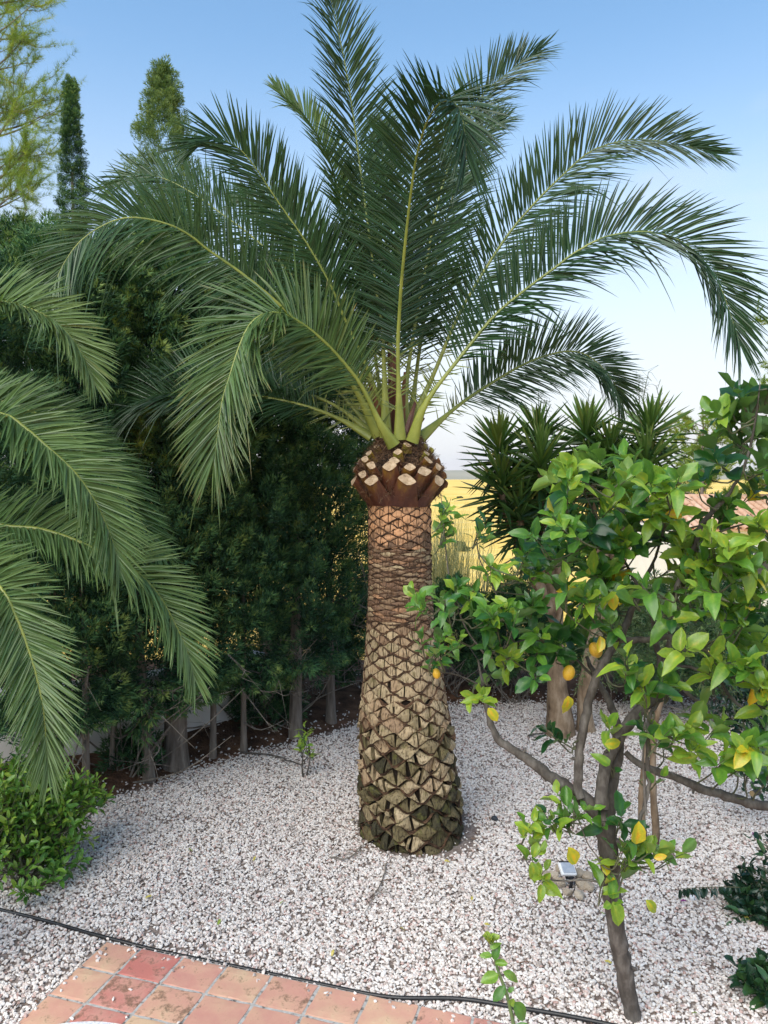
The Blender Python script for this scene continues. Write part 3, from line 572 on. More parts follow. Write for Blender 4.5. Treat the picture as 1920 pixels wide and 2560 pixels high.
# collar of sawn-off leaf stalks
CX, CZ = tc_x(ZTOP), ZTOP
def stub_mesh(seed):
    r = np.random.default_rng(seed); K = 7; t = np.linspace(0, 1, K); L = 0.28; a = np.linspace(0, 2 * np.pi, 12, endpoint=False)
    # local: x across, y outwards, z up
    path = np.stack([0 * t, 0.085 * t ** 1.25, L * t * (1 - 0.12 * t)], -1); wd = np.interp(t, [0, .35, 1], [0.108, 0.092, 0.064]) * r.uniform(.88, 1.12); tk = np.interp(t, [0, .4, 1], [0.035, 0.040, 0.032])
    b = MB(); V = []
    for i in range(K):
        x = wd[i] * np.cos(a) * (0.55 + 0.45 * np.abs(np.cos(a))); yy = tk[i] * np.sin(a) * (0.35 + 0.65 * np.abs(np.sin(a))); sl = 0.034 if i == K - 1 else 0.012 * t[i]
        V.append(np.stack([x, path[i, 1] + yy - 0.012 * (np.cos(a) ** 2) * (-1), path[i, 2] - yy / tk[i] * sl + 0.02 * np.cos(a) * r.normal() * (i == K - 1), ], -1))
    V = np.vstack(V); i, j = np.meshgrid(np.arange(K - 1), np.arange(12), indexing='ij'); k = (j + 1) % 12
    b.add(V, np.stack([i * 12 + j, i * 12 + k, (i + 1) * 12 + k, (i + 1) * 12 + j], -1).reshape(-1, 4), np.repeat(np.interp(t, [0, .7, 1], [0, 0.05, .12]), 12), 0)
    topv = V[-12:]; c = topv.mean(0) - A([0, 0, .006]); s_ = np.arange(12); b.add(np.vstack([topv, c]), np.stack([s_, (s_ + 1) % 12, np.full(12, 12)], -1), 0, 1)
    return b.mesh('leaf_stub', [M['stub'], M['stub_cut']], smooth=False)
sms = [stub_mesh(k) for k in range(5)]
rings = [(-0.085, 0.235, 8, 1.16, 21, -.12), (0.005, 0.266, 8, 0.95, 19, -.08), (0.085, 0.272, 8, 0.84, 17, -.05), (0.155, 0.25, 8, 0.74, 14, 0.1), (0.225, 0.21, 7, 0.66, 10, 0.55), (0.29, 0.17, 6, 0.58, 6, 0.7)]
for kr, (dz, r, n, sc, lean, tn) in enumerate(rings):
    for jn in range(n):
        t0 = 2 * math.pi * (jn + 0.5 * (kr % 2) + random.uniform(-.13, .13)) / n + 0.2
        o = link('leaf_stub', random.choice(sms), palm)
        o.matrix_parent_inverse = Matrix.Translation(-Vector(palm.location))
        o.location = (CX + r * math.cos(t0), PY + r * math.sin(t0), CZ + dz + random.uniform(-.012, .012))
        o.rotation_euler = (math.radians(-lean + random.uniform(-5, 5)), random.gauss(0, .06), t0 - math.pi / 2); s_ = sc * random.uniform(.84, 1.1); o.scale = (s_, s_, s_ * random.uniform(.78, 1.06))
        o.color = (tn + random.uniform(-.25, .2), 0, 0, 1)
# matted brown fibre between the stalks and the dark heart of the crown
mb = MB(); zz = np.linspace(-0.1, 0.5, 12); rr_ = np.interp(zz, [-.1, 0, .2, .36, .5], [.24, .29, .31, .20, .05])
add_tube(mb, np.stack([CX + 0 * zz, PY + 0 * zz, CZ + zz], -1), rr_, 20)
mb.obj('crown_heart', M['trunk_core'], palm, smooth=True)
n = 8000; a = U(0, 2 * np.pi, n); zz = U(-0.02, 0.52, n); rr_ = np.interp(zz, [-.1, 0, .22, .36, .55], [.27, .34, .37, .27, .12]) * U(0.88, 1.05, n)
b0 = np.stack([CX + rr_ * np.cos(a), PY + rr_ * np.sin(a), CZ + zz], -1); d = unit(np.stack([np.cos(a), np.sin(a), 0 * a], -1) * 0.35 + rng.normal(0, 0.8, (n, 3))); ln = U(0.04, 0.13, n)
c = unit(np.cross(d, rng.normal(size=(n, 3)))) * 0.0022
stuff(MB().add(np.stack([b0 - d * ln[:, None] / 2 + c, b0 - d * ln[:, None] / 2 - c, b0 + d * ln[:, None] / 2], 1).reshape(-1, 3), np.arange(3 * n).reshape(-1, 3), np.repeat(U(-.2, .6, n), 3)).obj('fibre_mat', M['fibre'], palm))
mb = MB()                                                                # torn brown sheaths standing between the petioles
for px, top, w_ in ((845 + 80, 960, .05), (1012, 930, .045), (985, 870, .05), (1040, 1000, .045), (900, 1010, .05), (1060, 1045, .04), (970, 820, .05)):
    p0 = P(px * 0.4 + 995 * 0.6, 1105, PY + U(-.12, .15)); p1 = P(px, top, PY + U(-.15, .2)); add_tube(mb, spline([p0, (p0 + p1) / 2 + A([0, 0, .02]), p1], 8), np.linspace(w_, w_ * 0.25, 8), 6)
mb.obj('sheath', M['stub'], palm)

def fp(lst, y0=PY):
    """photo points with distance offsets from the trunk axis, filled in linearly where not given"""
    ys = [l[2] if len(l) > 2 else None for l in lst]; k = [i for i, v in enumerate(ys) if v is not None]
    yv = np.interp(range(len(lst)), k, [ys[i] for i in k]); return A([P(l[0], l[1], y0 + v) for l, v in zip(lst, yv)])
FR = [
 # upright, tip leaves the top of the picture
 (dict(L=.47, tint=.16, lift=30, per=112), ('N', (.25, -1, .05)), [(966, 1095, -.1), (957, 850, -.05), (940, 720), (903, 440, .1), (868, 191), (828, 0), (808, -85, .15)]),
 # centre, arching towards the camera with a drooping pale tip
 (dict(L=.50, tint=.12, lift=16, per=116, droop=.14), ('S', (1, .25, 0)), [(1000, 1100, -.2), (995, 885, -.25), (998, 795, -.3), (1006, 680, -.42), (1024, 509, -.6), (1041, 393, -.75), (1064, 312, -.95), (1093, 263, -1.15), (1122, 252, -1.3), (1147, 272, -1.42), (1162, 330, -1.5), (1166, 400, -1.52)]),
 (dict(L=.50, tint=.18, lift=22), ('N', (0, -1, .2)), [(1012, 1095, .05), (1018, 940, .15), (1062, 679, .3), (1110, 450, .5), (1191, 259, .7), (1260, 190), (1307, 152), (1352, 126, .9)]),
 (dict(L=.50, tint=.2, lift=22, per=110), ('N', (0, -1, .25)), [(1036, 1100, .08), (1044, 1030), (1090, 922), (1152, 777, .2), (1255, 608, .35), (1330, 515), (1417, 428), (1481, 376), (1568, 350), (1654, 353), (1735, 370), (1785, 384, .5)]),
 (dict(L=.50, tint=.17, lift=20, per=120, droop=.12), ('N', (-.1, -.85, .5)), [(1030, 1105, -.22), (1062, 1012), (1148, 896, -.35), (1235, 791), (1310, 727), (1388, 669), (1440, 630), (1515, 592), (1614, 579), (1701, 602), (1765, 660), (1800, 715), (1826, 785), (1850, 860, -.75)]),
 (dict(L=.47, tint=.22, lift=18), ('N', (0, -1, .15)), [(1050, 1095, .2), (1151, 1010), (1238, 952, .7), (1307, 912), (1365, 889), (1423, 878), (1469, 889), (1510, 923), (1539, 964), (1556, 1005, 1.4)]),
 (dict(L=.47, tint=.2, lift=22, per=110, tiptint=.05), ('N', (0, -1, .25)), [(972, 1095, 0), (930, 950), (859, 791), (828, 717, -.1), (770, 613), (694, 503), (637, 417), (596, 370), (556, 350), (521, 350), (470, 372, -.3)]),
 (dict(L=.48, tint=.3, lift=6, per=120, droop=.22, dry=.12, tiptint=.12), ('N', (-.1, -1, .2)), [(948, 1090, -.05), (880, 960), (780, 840, -.2), (680, 745), (600, 680), (521, 625), (475, 588), (422, 561), (347, 544), (289, 550), (231, 579), (191, 613), (156, 665), (136, 715), (128, 765, -.7)]),
 (dict(L=.46, tint=.36, lift=24), ('N', (0, -1, .3)), [(955, 1080, .2), (850, 850, .5), (740, 700), (640, 600), (550, 532), (480, 482), (405, 445), (341, 440), (275, 470, 1.0)]),
 # front left, pale, hanging down before the hedge
 (dict(L=.50, tint=.54, lift=10, per=118, droop=.12, dry=.35, single=True, tiptint=.1, wid=.022), ('N', (-.35, -.75, .55)), [(985, 1115, -.27), (949, 1057), (903, 964, -.4), (839, 883), (781, 828, -.6), (723, 790), (683, 781, -.8), (648, 790), (619, 819), (596, 871), (577, 930), (556, 999), (545, 1074), (534, 1165, -1.15)]),
 (dict(L=.44, tint=.2, lift=18, droop=.14), ('N', (0, -.75, .65)), [(930, 1092, 0), (850, 1048), (780, 1020), (700, 1000), (600, 984), (498, 978), (405, 987), (347, 1012), (301, 1057), (262, 1125, .5)]),
 (dict(L=.44, tint=.22, lift=20, droop=.12), ('N', (0, -.55, .85)), [(935, 1085, .15), (830, 1010), (720, 970), (600, 943), (492, 930), (405, 930), (324, 938), (250, 968, .9)]),
 (dict(L=.42, tint=.3, lift=20, droop=.2), ('N', (.1, -.8, .6)), [(935, 1080, .25), (850, 985), (770, 925), (715, 912), (670, 935), (640, 990, 1.5)]),
 (dict(L=.32, tint=.62, lift=34, wid=.024), ('N', (.6, -1, 0)), [(962, 1080, .1), (925, 800), (880, 600), (839, 451), (810, 370), (770, 301), (735, 268), (690, 222, .3)]),
 (dict(L=.46, tint=.38, lift=24), ('N', (0, -1, .2)), [(1022, 1085, .25), (1060, 800, .5), (1105, 600), (1150, 430), (1195, 340), (1262, 300, 1.2)]),
 (dict(L=.45, tint=.42, lift=24), ('N', (0, -1, .3)), [(960, 1080, .3), (880, 820, .6), (790, 640), (700, 545), (640, 500), (585, 505, 1.4)]),
 (dict(L=.48, tint=.3, lift=24), ('N', (0, -1, .1)), [(985, 1080, .2), (975, 800, .4), (962, 560), (955, 420), (960, 320, .8)]),
 (dict(L=.46, tint=.4, lift=20), ('N', (0, -.9, .4)), [(945, 1085, .2), (865, 920, .5), (775, 800), (690, 720), (610, 680), (545, 700, 1.2)]),
]
for kw, hint, pts in FR: frond(palm, fp(pts), hint, **kw)

# a second palm whose crown reaches in past the edge of the hedge
PB = P(-330, 1110, 4.5)
palm2 = thing('palm_tree', 'second palm whose long pale green fronds hang in front of the hedge', 'palm tree', (PB[0], PB[1], 0))
zz = np.linspace(-0.05, PB[2] - 0.1, 30); add_tube(mb := MB(), np.stack([PB[0] + 0 * zz, PB[1] + 0 * zz, zz], -1), np.interp(zz, [0, 1.2, 3], [.34, .26, .24]) + rng.normal(0, .012, 30), 24)
mb.obj('trunk', M['leaf_scar'], palm2, smooth=False).color = (.4, 0, 0, 1)
LF = [
 (dict(L=.40, tint=.5, single=True, tiptint=.12), ('N', (.3, -.6, .75)), [(-330, 1110, 0), (-190, 900), (-80, 775), (0, 754, -.1), (58, 766), (116, 790), (168, 831), (205, 885), (234, 955, -.2)]),
 (dict(L=.42, tint=.42, per=112, tiptint=.12), ('N', (.35, -.65, .65)), [(-330, 1115, -.1), (-160, 1015, -.3), (0, 1033, -.45), (58, 1066), (116, 1115), (174, 1167), (220, 1224), (255, 1288), (283, 1355), (298, 1420, -.6)]),
 (dict(L=.42, tint=.4, per=112, tiptint=.14), ('N', (.35, -.7, .6)), [(-330, 1125, 0), (-160, 1265), (0, 1312, -.25), (87, 1320), (174, 1344), (260, 1384), (336, 1425), (394, 1483), (440, 1564), (468, 1627), (486, 1695, -.4)]),
 (dict(L=.40, tint=.46, per=112, droop=.08, tiptint=.08), ('N', (.25, -.85, .45)), [(-320, 1130, -.2), (-130, 1330), (0, 1468, -.65), (35, 1529), (69, 1616), (93, 1697), (110, 1789), (121, 1930, -.85)]),
 (dict(L=.42, tint=.25), ('N', (.3, -.7, .7)), [(-320, 1105, .3), (-60, 1000, .5), (120, 1050), (240, 1150), (330, 1270), (402, 1380, .7)]),
 (dict(L=.40, tint=.3), ('N', (0, -.3, .9)), [(-340, 1100, .2), (-480, 850), (-620, 760), (-760, 860, .3)]),
 (dict(L=.40, tint=.3), ('N', (0, -.3, .9)), [(-330, 1090, .2), (-360, 700), (-330, 480), (-250, 380, 1.2)]),
]
for kw, hint, pts in LF:
    kw['L'] *= .70; kw['wid'] = .0165; kw['per'] = int(kw.get('per', 104) * 1.0); frond(palm2, fp(pts, PB[1]), hint, leafm='palm_leaf_near', **kw)

# ------------------------------------------------------------------ cypress hedge
def plume(seed, n=84, length=0.22, rad=0.066, leaf=0.044, wid=0.0120):
    """one feathery cypress branchlet: small flat sprays set round a rising axis"""
    r = np.random.default_rng(seed); t = r.uniform(0.02, 1, n) ** 0.8; a = r.uniform(0, 2 * np.pi, n)
    rr = rad * (np.sin(np.pi * np.clip(t * 0.86 + 0.1, 0, 1))) * r.uniform(0.5, 1.1, n)
    pos = np.stack([rr * np.cos(a), length * t, rr * np.sin(a)], -1)
    d = unit(np.stack([np.cos(a) * 0.75, 0.85 + 0.3 * t, np.sin(a) * 0.75], -1) + r.normal(0, .25, (n, 3))); nn = unit(r.normal(size=(n, 3)))
    tv = A([[.5, 0, 0], [0, 1, 0], [-.5, 0, 0]]); R = frames(d, nn)
    S = np.stack([np.full(n, wid), np.full(n, leaf), np.full(n, wid)], -1) * r.uniform(.7, 1.3, n)[:, None]
    V = np.einsum('nij,nmj->nmi', R, tv[None] * S[:, None, :]) + pos[:, None]
    F = (A([[0, 1, 2]])[None] + (np.arange(n) * 3)[:, None, None]).reshape(-1, 3)
    tint = np.repeat(0.62 * t ** 1.3 - .10 + r.normal(0, .1, n), 3)  # light on the tips put into the colour: sprays paler up the plume
    return V.reshape(-1, 3), F, tint
PLUMES = [plume(k) for k in range(4)]
def cypress(base, trunk_r, lean, rad, z0, z1, label, seed, conical=0.0, matn='cypress', dens=1.0, loose=0.0, stems=1, bare=0, tint0=0.0, ps=1.0):
    r = np.random.default_rng(seed); bx, by = base[0], base[1]; bz = float(gz(A([bx]), A([by]))[0]) if by < 12 else float(terrain_z(A([bx]), A([by]))[0])
    t = thing('cypress_tree', label, 'cypress', (bx, by, bz), 'cypresses of the hedge')
    mb = MB(); hz = np.linspace(-0.12, z1 * 0.86, 16); k = np.clip(hz / 2.0, 0, 1); wob = noise3(np.stack([hz * 1.5, 0 * hz + seed, 0 * hz], -1), seed) * 0.02
    ax_ = np.stack([bx + lean[0] * k + wob, by + lean[1] * k, bz + hz], -1)
    add_tube(mb, ax_, trunk_r * np.interp(hz, [-.12, 0, .25, 1, z1], [1.5, 1.25, 1.02, .92, .15]) * (1 + r.normal(0, .03, 16)), 12)
    tk = mb.obj('trunk', M['bark_grey'], t, smooth=True)
    n = int(dens * 36 * rad ** .8 * (z1 - z0) * 9); z = z0 + (z1 - z0) * r.random(n) ** (0.92 - 0.22 * conical); a = r.uniform(0, 2 * np.pi, n); f = (z - z0) / (z1 - z0)
    prof = np.interp(f, [0, .05, .15, .55, .85, .95, 1], [.35, .7, .95, 1.0, .72, .42, .05]) if conical < .5 else np.interp(f, [0, .1, .5, .8, 1], [.8, 1, .66, .34, .0])
    lob = 1 + 0.22 * np.sin(a * 4 + z * 0.25 + seed) + 0.15 * np.sin(a * 9 - z * .5 + seed * 2) + 0.20 * noise3(np.stack([np.cos(a) * 3, np.sin(a) * 3, z * 1.6], -1), seed)
    inner = r.random(n) < 0.42; rr = rad * prof * lob * np.where(inner, r.uniform(.35, .8, n), r.uniform(.84, 1.06, n)) * (1 + loose * r.normal(0, .3, n))
    k = np.clip(z / 2.0, 0, 1); pos = np.stack([bx + lean[0] * k + rr * np.cos(a), by + lean[1] * k + rr * np.sin(a), bz + z], -1)
    out = np.stack([np.cos(a), np.sin(a), 0 * a], -1); d = unit(out * r.uniform(.25, .9, n)[:, None] + A([0, 0, 1.0]) * r.uniform(.45, 1.0, n)[:, None] + r.normal(0, .22, (n, 3)))
    d[f < .08, 2] *= -0.2; d = unit(d); nn = unit(out + r.normal(0, .5, (n, 3))); R = frames(d, nn); S = ps * r.uniform(.75, 1.35, n) * np.where(inner, 1.3, 1.0)
    tn = tint0 + 0.16 + 0.16 * r.random(n) + 0.16 * noise3(pos * 1.8, seed + 1) + np.where(r.random(n) < .05, .3, 0)
    mb = MB()
    for q, (tv, tf, tt) in enumerate(PLUMES):
        m = np.arange(n) % 4 == q; scatter(mb, tv, tf, R[m], pos[m], S[m], np.clip(tn[m][:, None] + tt[None], 0, 1))
    mb.obj('crown', M[matn], t)
    if bare:
        bm = MB()
        for _ in range(bare):
            h0 = r.uniform(.25, z0 + .5); a0 = r.uniform(-2.9, -0.2); ln = r.uniform(.35, .9); p0 = A([bx + lean[0] * h0 / 2, by, bz + h0])
            dd = A([math.cos(a0), math.sin(a0), r.uniform(-.35, .25)]); p1 = p0 + dd * ln * .5 + r.normal(0, .05, 3); p2 = p0 + dd * ln + r.normal(0, .12, 3) + A([0, 0, r.uniform(-.1, .15)])
            sp_ = spline([p0, p1, p2], 7); sp_[:, 2] = np.maximum(sp_[:, 2], bz + .03); add_tube(bm, sp_, np.linspace(r.uniform(.006, .016), .002, 7), 5)
            for _ in range(2):
                q0 = sp_[r.integers(2, 6)]; add_tube(bm, spline([q0, q0 + r.normal(0, .1, 3), q0 + dd * .2 + r.normal(0, .16, 3)], 5), np.linspace(.004, .001, 5), 4)
        bm.obj('dead_branch', M['dead_wood'], tk)
    return t
HG = lambda px, py: G(px, py)
cypress(G(-95, 2075), .08, (0, 0), .80, .35, 5.1, 'dense cypress at the hedge end behind the second palm', 31, dens=.55)
cypress(G(96, 2008) + A([0, .35, 0]), .085, (.02, .1), .74, .55, 5.2, 'cypress whose pale trunk stands right behind the leafy green shrub', 32, bare=5)
cypress(G(218, 2016), .034, (-.05, .1), .36, .8, 4.9, 'cypress with the slim smooth trunk next to the leafy green shrub', 33, bare=6, loose=.3)
cypress(G(371, 1953), .052, (-.14, .1), .56, .74, 5.2, 'cypress with a leaning split trunk touching the stoutest trunk of the hedge', 34, bare=8)
cypress(G(425, 1932) + A([.02, .14, 0]), .118, (-.05, .12), .68, .74, 5.7, 'cypress with the stoutest flared trunk of the hedge', 35, bare=6)
cypress(G(532, 1897), .035, (.02, .05), .46, .92, 4.9, 'cypress with a thin straight trunk before the white wall gap', 36, bare=7, loose=.25)
cypress(G(607, 1880), .033, (.0, .05), .54, .78, 5.2, 'cypress with a thin short trunk and foliage reaching almost to the soil', 37, bare=5, loose=.2)
cypress(G(740, 1847) + A([0, .05, 0]), .072, (0, .08), .68, .78, 4.75, 'cypress with a thick furrowed trunk opposite the small citrus seedling', 38, bare=6)
cypress(G(829, 1810), .055, (-.03, .1), .56, 1.30, 4.5, 'cypress at the hedge end beside the big palm, with bare twiggy lower trunk', 39, bare=16)
cypress(G(640, 1835) + A([0, 1.0, 0]), .06, (0, 0), .62, 1.2, 4.9, 'cypress in the second row of the hedge behind the thin trunks', 40, dens=.6)
cypress(P(300, 1000, 9.3), .06, (0, 0), .7, 1.4, 5.7, 'cypress in the second row behind the leaning trunk', 45, dens=.6)
cypress(P(192, 1000, 10.3), .06, (0, 0), .40, 1.0, 8.05, 'narrow dark cypress spire rising above the hedge next to the pine', 41, dens=2.0, loose=.15, conical=1.0, ps=.40)
cypress(P(418, 1000, 9.9), .07, (0, 0), .95, 3.2, 8.0, 'pale loose cypress top rising above the hedge behind the palm fronds', 42, conical=1.0, matn='cypress_pale', dens=.9, loose=.25, ps=.55)
cypress(P(40, 1000, 9.8), .07, (0, 0), .85, 1.0, 6.0, 'broad cypress in the second row of the hedge under the pine', 43, dens=.55)
cypress(P(-140, 1000, 9.0), .07, (0, 0), .95, .6, 6.2, 'broad cypress in the second row beyond the second palm', 44, dens=.4)

# ------------------------------------------------------------------ pines
def needles(mb, pts, dirs, n, ln, wid, tint, r, spread=.8):
    m = len(pts) * n; b = np.repeat(pts, n, 0) + r.normal(0, .008, (m, 3)); d = unit(np.repeat(dirs, n, 0) + r.normal(0, spread, (m, 3)) + A([0, 0, .25]))
    l = ln * r.uniform(.7, 1.2, m); c = unit(np.cross(d, r.normal(size=(m, 3)))) * wid
    mb.add(np.stack([b + c, b - c, b + d * l[:, None]], 1).reshape(-1, 3), np.arange(3 * m).reshape(-1, 3), np.repeat(np.clip(tint + r.normal(0, .15, m), 0, 1), 3))
def pine(base, height, limbs, label, seed, trunk_r=.12, ln=.10, wid=.0022, group=None, dens=10, tint=.55, sub=7):
    """limbs: (height on trunk, azimuth, length, rise)"""
    r = np.random.default_rng(seed); base = A(base, ) if not isinstance(base, np.ndarray) else base
    t = thing('pine_tree', label, 'pine', tuple(base), group); h = np.linspace(0, height, 12); mb = MB()
    path = np.stack([base[0] + .03 * height * np.sin(h / height * 2), base[1] + 0 * h, base[2] + h], -1); add_tube(mb, path, np.linspace(trunk_r, trunk_r * .12, 12), 10)
    crown = MB()
    for (hh, az, L, rise) in limbs:
        p0 = A([np.interp(hh, h, path[:, k]) for k in range(3)]); dd = A([math.sin(az), math.cos(az), 0.0]); p1 = p0 + dd * L * .5 + A([0, 0, rise * .35]); p2 = p0 + dd * L + A([0, 0, rise])
        sp_ = spline([p0, p1, p2], 12); add_tube(mb, sp_, np.linspace(.012 + .008 * L, .003, 12), 5, cap=False)
        for k in range(int(sub * L) + 2):
            f = r.uniform(.22, 1); q0 = A([np.interp(f, np.linspace(0, 1, 12), sp_[:, c]) for c in range(3)]); dv = unit(dd * .7 + r.normal(0, .55, 3) + A([0, 0, .45])); l2 = r.uniform(.25, .6) * (1.25 - .6 * f)
            tw = spline([q0, q0 + dv * l2 * .5 + A([0, 0, -.02]), q0 + dv * l2 + A([0, 0, .06])], 8); add_tube(mb, tw, np.linspace(.005, .002, 8), 4, cap=False)
            needles(crown, tw[1:], unit(np.gradient(tw, axis=0))[1:], dens, ln, wid, tint + .2 * r.normal(), r)
            for _ in range(2):
                g = tw[r.integers(3, 8)]; dw = unit(dv + r.normal(0, .6, 3)); t3 = g + dw * np.linspace(0, r.uniform(.12, .28), 5)[:, None]; needles(crown, t3, np.repeat(dw[None], 5, 0), dens, ln, wid, tint + .2 * r.normal(), r)
        needles(crown, sp_[5:], unit(np.gradient(sp_, axis=0))[5:], dens, ln, wid, tint, r)
    mb.obj('trunk', M['bark_grey'], t); crown.obj('crown', M['pine'], t)
    return t
rp = np.random.default_rng(77); bp = P(-118, 1000, 11.2); bp[2] = 0.05
L1 = [(5.6 + .125 * k + rp.uniform(-.1, .1), 1.5 + rp.normal(0, .75), rp.uniform(.9, 1.65) * (1 - .012 * k), rp.uniform(.1, .7)) for k in range(42)]
L1 += [(5.0 + .45 * k, rp.uniform(2.5, 6), rp.uniform(.8, 1.5), .4) for k in range(12)]
pine(bp, 11.6, L1, 'airy yellow green pine rising higher than the hedge', 71, dens=15, sub=6, wid=.0019)
by_ = P(262, 1000, 7.75); by_[2] = 0.0
pine(by_, 4.5, [(3.3, 1.75, .72, .75), (3.5, 1.5, .62, .55), (3.8, 1.2, .55, .5), (3.9, -1.4, .35, .45), (4.1, 2.6, .3, .35), (3.5, 2.2, .4, .3), (4.3, .6, .3, .25), (3.2, 2.3, .5, .2)], 'young pine with bright needles pushing out of the dark hedge', 72, trunk_r=.03, ln=.085, wid=.0016, dens=16, tint=.6, sub=9)
bR = P(1985, 1000, 24); bR[2] = float(terrain_z(A([bR[0]]), A([bR[1]]))[0])
pine(bR, 10.4, [(4.3 + .105 * k, rp.uniform(0, 6.28), rp.uniform(1.3, 2.2) * (1 - .008 * k), rp.uniform(.2, .8)) for k in range(52)], 'rounded olive green pine beyond the tiled house roof', 73, trunk_r=.2, ln=.13, wid=.009, dens=11, tint=.5, sub=6)
bS = P(1745, 1000, 27); bS[2] = float(terrain_z(A([bS[0]]), A([bS[1]]))[0])
pine(bS, 7.0, [(2.6 + .10 * k, rp.uniform(0, 6.28), rp.uniform(1.0, 1.9) * (1 - .012 * k), rp.uniform(.2, .7)) for k in range(42)], 'small light green pine between the yucca and the tiled house', 74, trunk_r=.14, ln=.13, wid=.009, dens=9, tint=.6, sub=5)

# ------------------------------------------------------------------ yucca
def sword():
    st = A([0, .15, .5, .85, 1.0]); w = A([.6, .85, 1.0, .5, .02]); v = []
    for s_, w_ in zip(st, w): v += [[w_ * .5, s_, 0.7 * w_ * .5], [0, s_, 0], [-w_ * .5, s_, 0.7 * w_ * .5]]
    f = []
    for k in range(4): f += [[3 * k, 3 * k + 1, 3 * k + 4, 3 * k + 3], [3 * k + 1, 3 * k + 2, 3 * k + 5, 3 * k + 4]]
    return A(v, ), A(f)
SV, SF = sword(); SWORD = MB().add(SV, SF).mesh('leaf', M['yucca'])
yb = G(1400, 1835); yuc = thing('yucca', 'large many-headed yucca with sword leaves behind the lemon tree', 'yucca', (yb[0], yb[1], 0))
heads = [(1248, 1110, .0, .52), (1345, 1085, .25, .55), (1352, 1150, -.35, .58), (1465, 1075, .3, .52), (1525, 1120, .1, .50), (1624, 1065, .0, .55), (1618, 1150, -.2, .55), (1255, 1200, -.25, .56), (1310, 1215, .1, .55), (1300, 1270, -.3, .58), (1400, 1215, -.3, .5), (1480, 1180, 0, .5), (1560, 1190, .2, .5), (1345, 1300, -.1, .55)]
mb = MB(); hpos = []
fork = P(1393, 1560, yb[1] + .1)
add_tube(mb, spline([A([yb[0], yb[1], -.08]), P(1400, 1800, yb[1]), P(1392, 1700, yb[1]), fork], 12), np.interp(np.linspace(0, 1, 12), [0, .15, .5, 1], [.21, .17, .115, .095]) * (1 + rng.normal(0, .04, 12)), 14)
f2b = G(1470, 1832); fork2 = P(1500, 1540, yb[1] + .2)
add_tube(mb, spline([A([f2b[0], f2b[1] + .1, -.08]), P(1462, 1740, yb[1] + .1), P(1478, 1640, yb[1] + .1), fork2], 12), np.interp(np.linspace(0, 1, 12), [0, .15, 1], [.15, .10, .085]) * (1 + rng.normal(0, .04, 12)), 12)
for px, py, dy, L in heads:
    hp = P(px, py + 30, yb[1] + dy); hpos.append(hp); f0 = fork if px < 1440 else fork2
    add_tube(mb, spline([f0, f0 * .55 + hp * .45 + A([0, 0, -.12]), hp - A([0, 0, .12]), hp], 10), np.linspace(.075, .045, 10), 8, cap=False)
mb.obj('trunk', M['bark_yucca'], yuc, smooth=True)
cand = []
for (px, py, dy, L), hp in zip(heads, hpos):
    n = 88; i = np.arange(n); a = i * 2.39996 + U(0, 6); f = i / n; el = np.radians(np.interp(f, [0, .2, .55, .8, 1], [80, 44, 8, -20, -52]) + rng.normal(0, 8, n))
    d = np.stack([np.cos(a) * np.cos(el), np.sin(a) * np.cos(el), np.sin(el)], -1); nn = np.stack([-np.cos(a) * np.sin(el), -np.sin(a) * np.sin(el), np.cos(el)], -1) + rng.normal(0, .5, (n, 3))
    R = frames(d, nn); pos = hp + A([0, 0, .16]) * (1 - 2.0 * f)[:, None] + d * .02; ln = 1.0 * L * np.interp(f, [0, .15, .7, 1], [.6, .95, 1, .8]) * U(.88, 1.1, n)
    tn = np.clip(.86 - .70 * f + rng.normal(0, .1, n), 0, .85); tn = np.where((f > .9) & (rng.random(n) < .12), 1.0, tn); ros = None
    for q in range(n): cand.append((-d[q, 1] + .8 * (1 - f[q]) + (0.5 if (px, py) in ((1352, 1150), (1465, 1075), (1624, 1065), (1248, 1110)) else 0), R[q], pos[q], ln[q], tn[q]))
cand.sort(key=lambda c: -c[0])
for _, R, p_, l_, t_ in cand[:300]:
    o = link('leaf', SWORD, yuc); mt = Matrix(((*(R[0] * A([.05, l_, .05])), p_[0]), (*(R[1] * A([.05, l_, .05])), p_[1]), (*(R[2] * A([.05, l_, .05])), p_[2]), (0, 0, 0, 1)))
    o.matrix_basis = mt; o.color = (t_, 0, 0, 1)
mb = MB(); c_ = cand[300:]; scatter(mb, SV, SF, A([c[1] for c in c_]), A([c[2] for c in c_]), np.stack([np.full(len(c_), .05), A([c[3] for c in c_]), np.full(len(c_), .05)], -1), A([c[4] for c in c_]))
stuff(mb.obj('leaf_mass', M['yucca'], yuc))
for px, py, dy, top in ((1345, 1100, .2, 985), (1360, 1075, .2, 1000), (1245, 1100, 0, 1010), (1465, 1070, .3, 978), (1600, 1060, 0, 945), (1645, 1060, 0, 965), (1615, 1050, 0, 930)):
    p0, p1 = P(px, py, yb[1] + dy), P(px + U(-8, 8), top, yb[1] + dy); sp_ = spline([p0, (p0 + p1) / 2 + rng.normal(0, .02, 3), p1], 10); mb = MB(); add_tube(mb, sp_, np.linspace(.008, .003, 10), 5)
    for q in range(14):
        g = sp_[rng.integers(3, 10)]; add_tube(mb, [g, g + rng.normal(0, .045, 3) + A([0, 0, .02]), g + rng.normal(0, .075, 3)], [.003, .002, .001], 4)
    mb.obj('flower_stalk', M['dry_grass'], yuc)

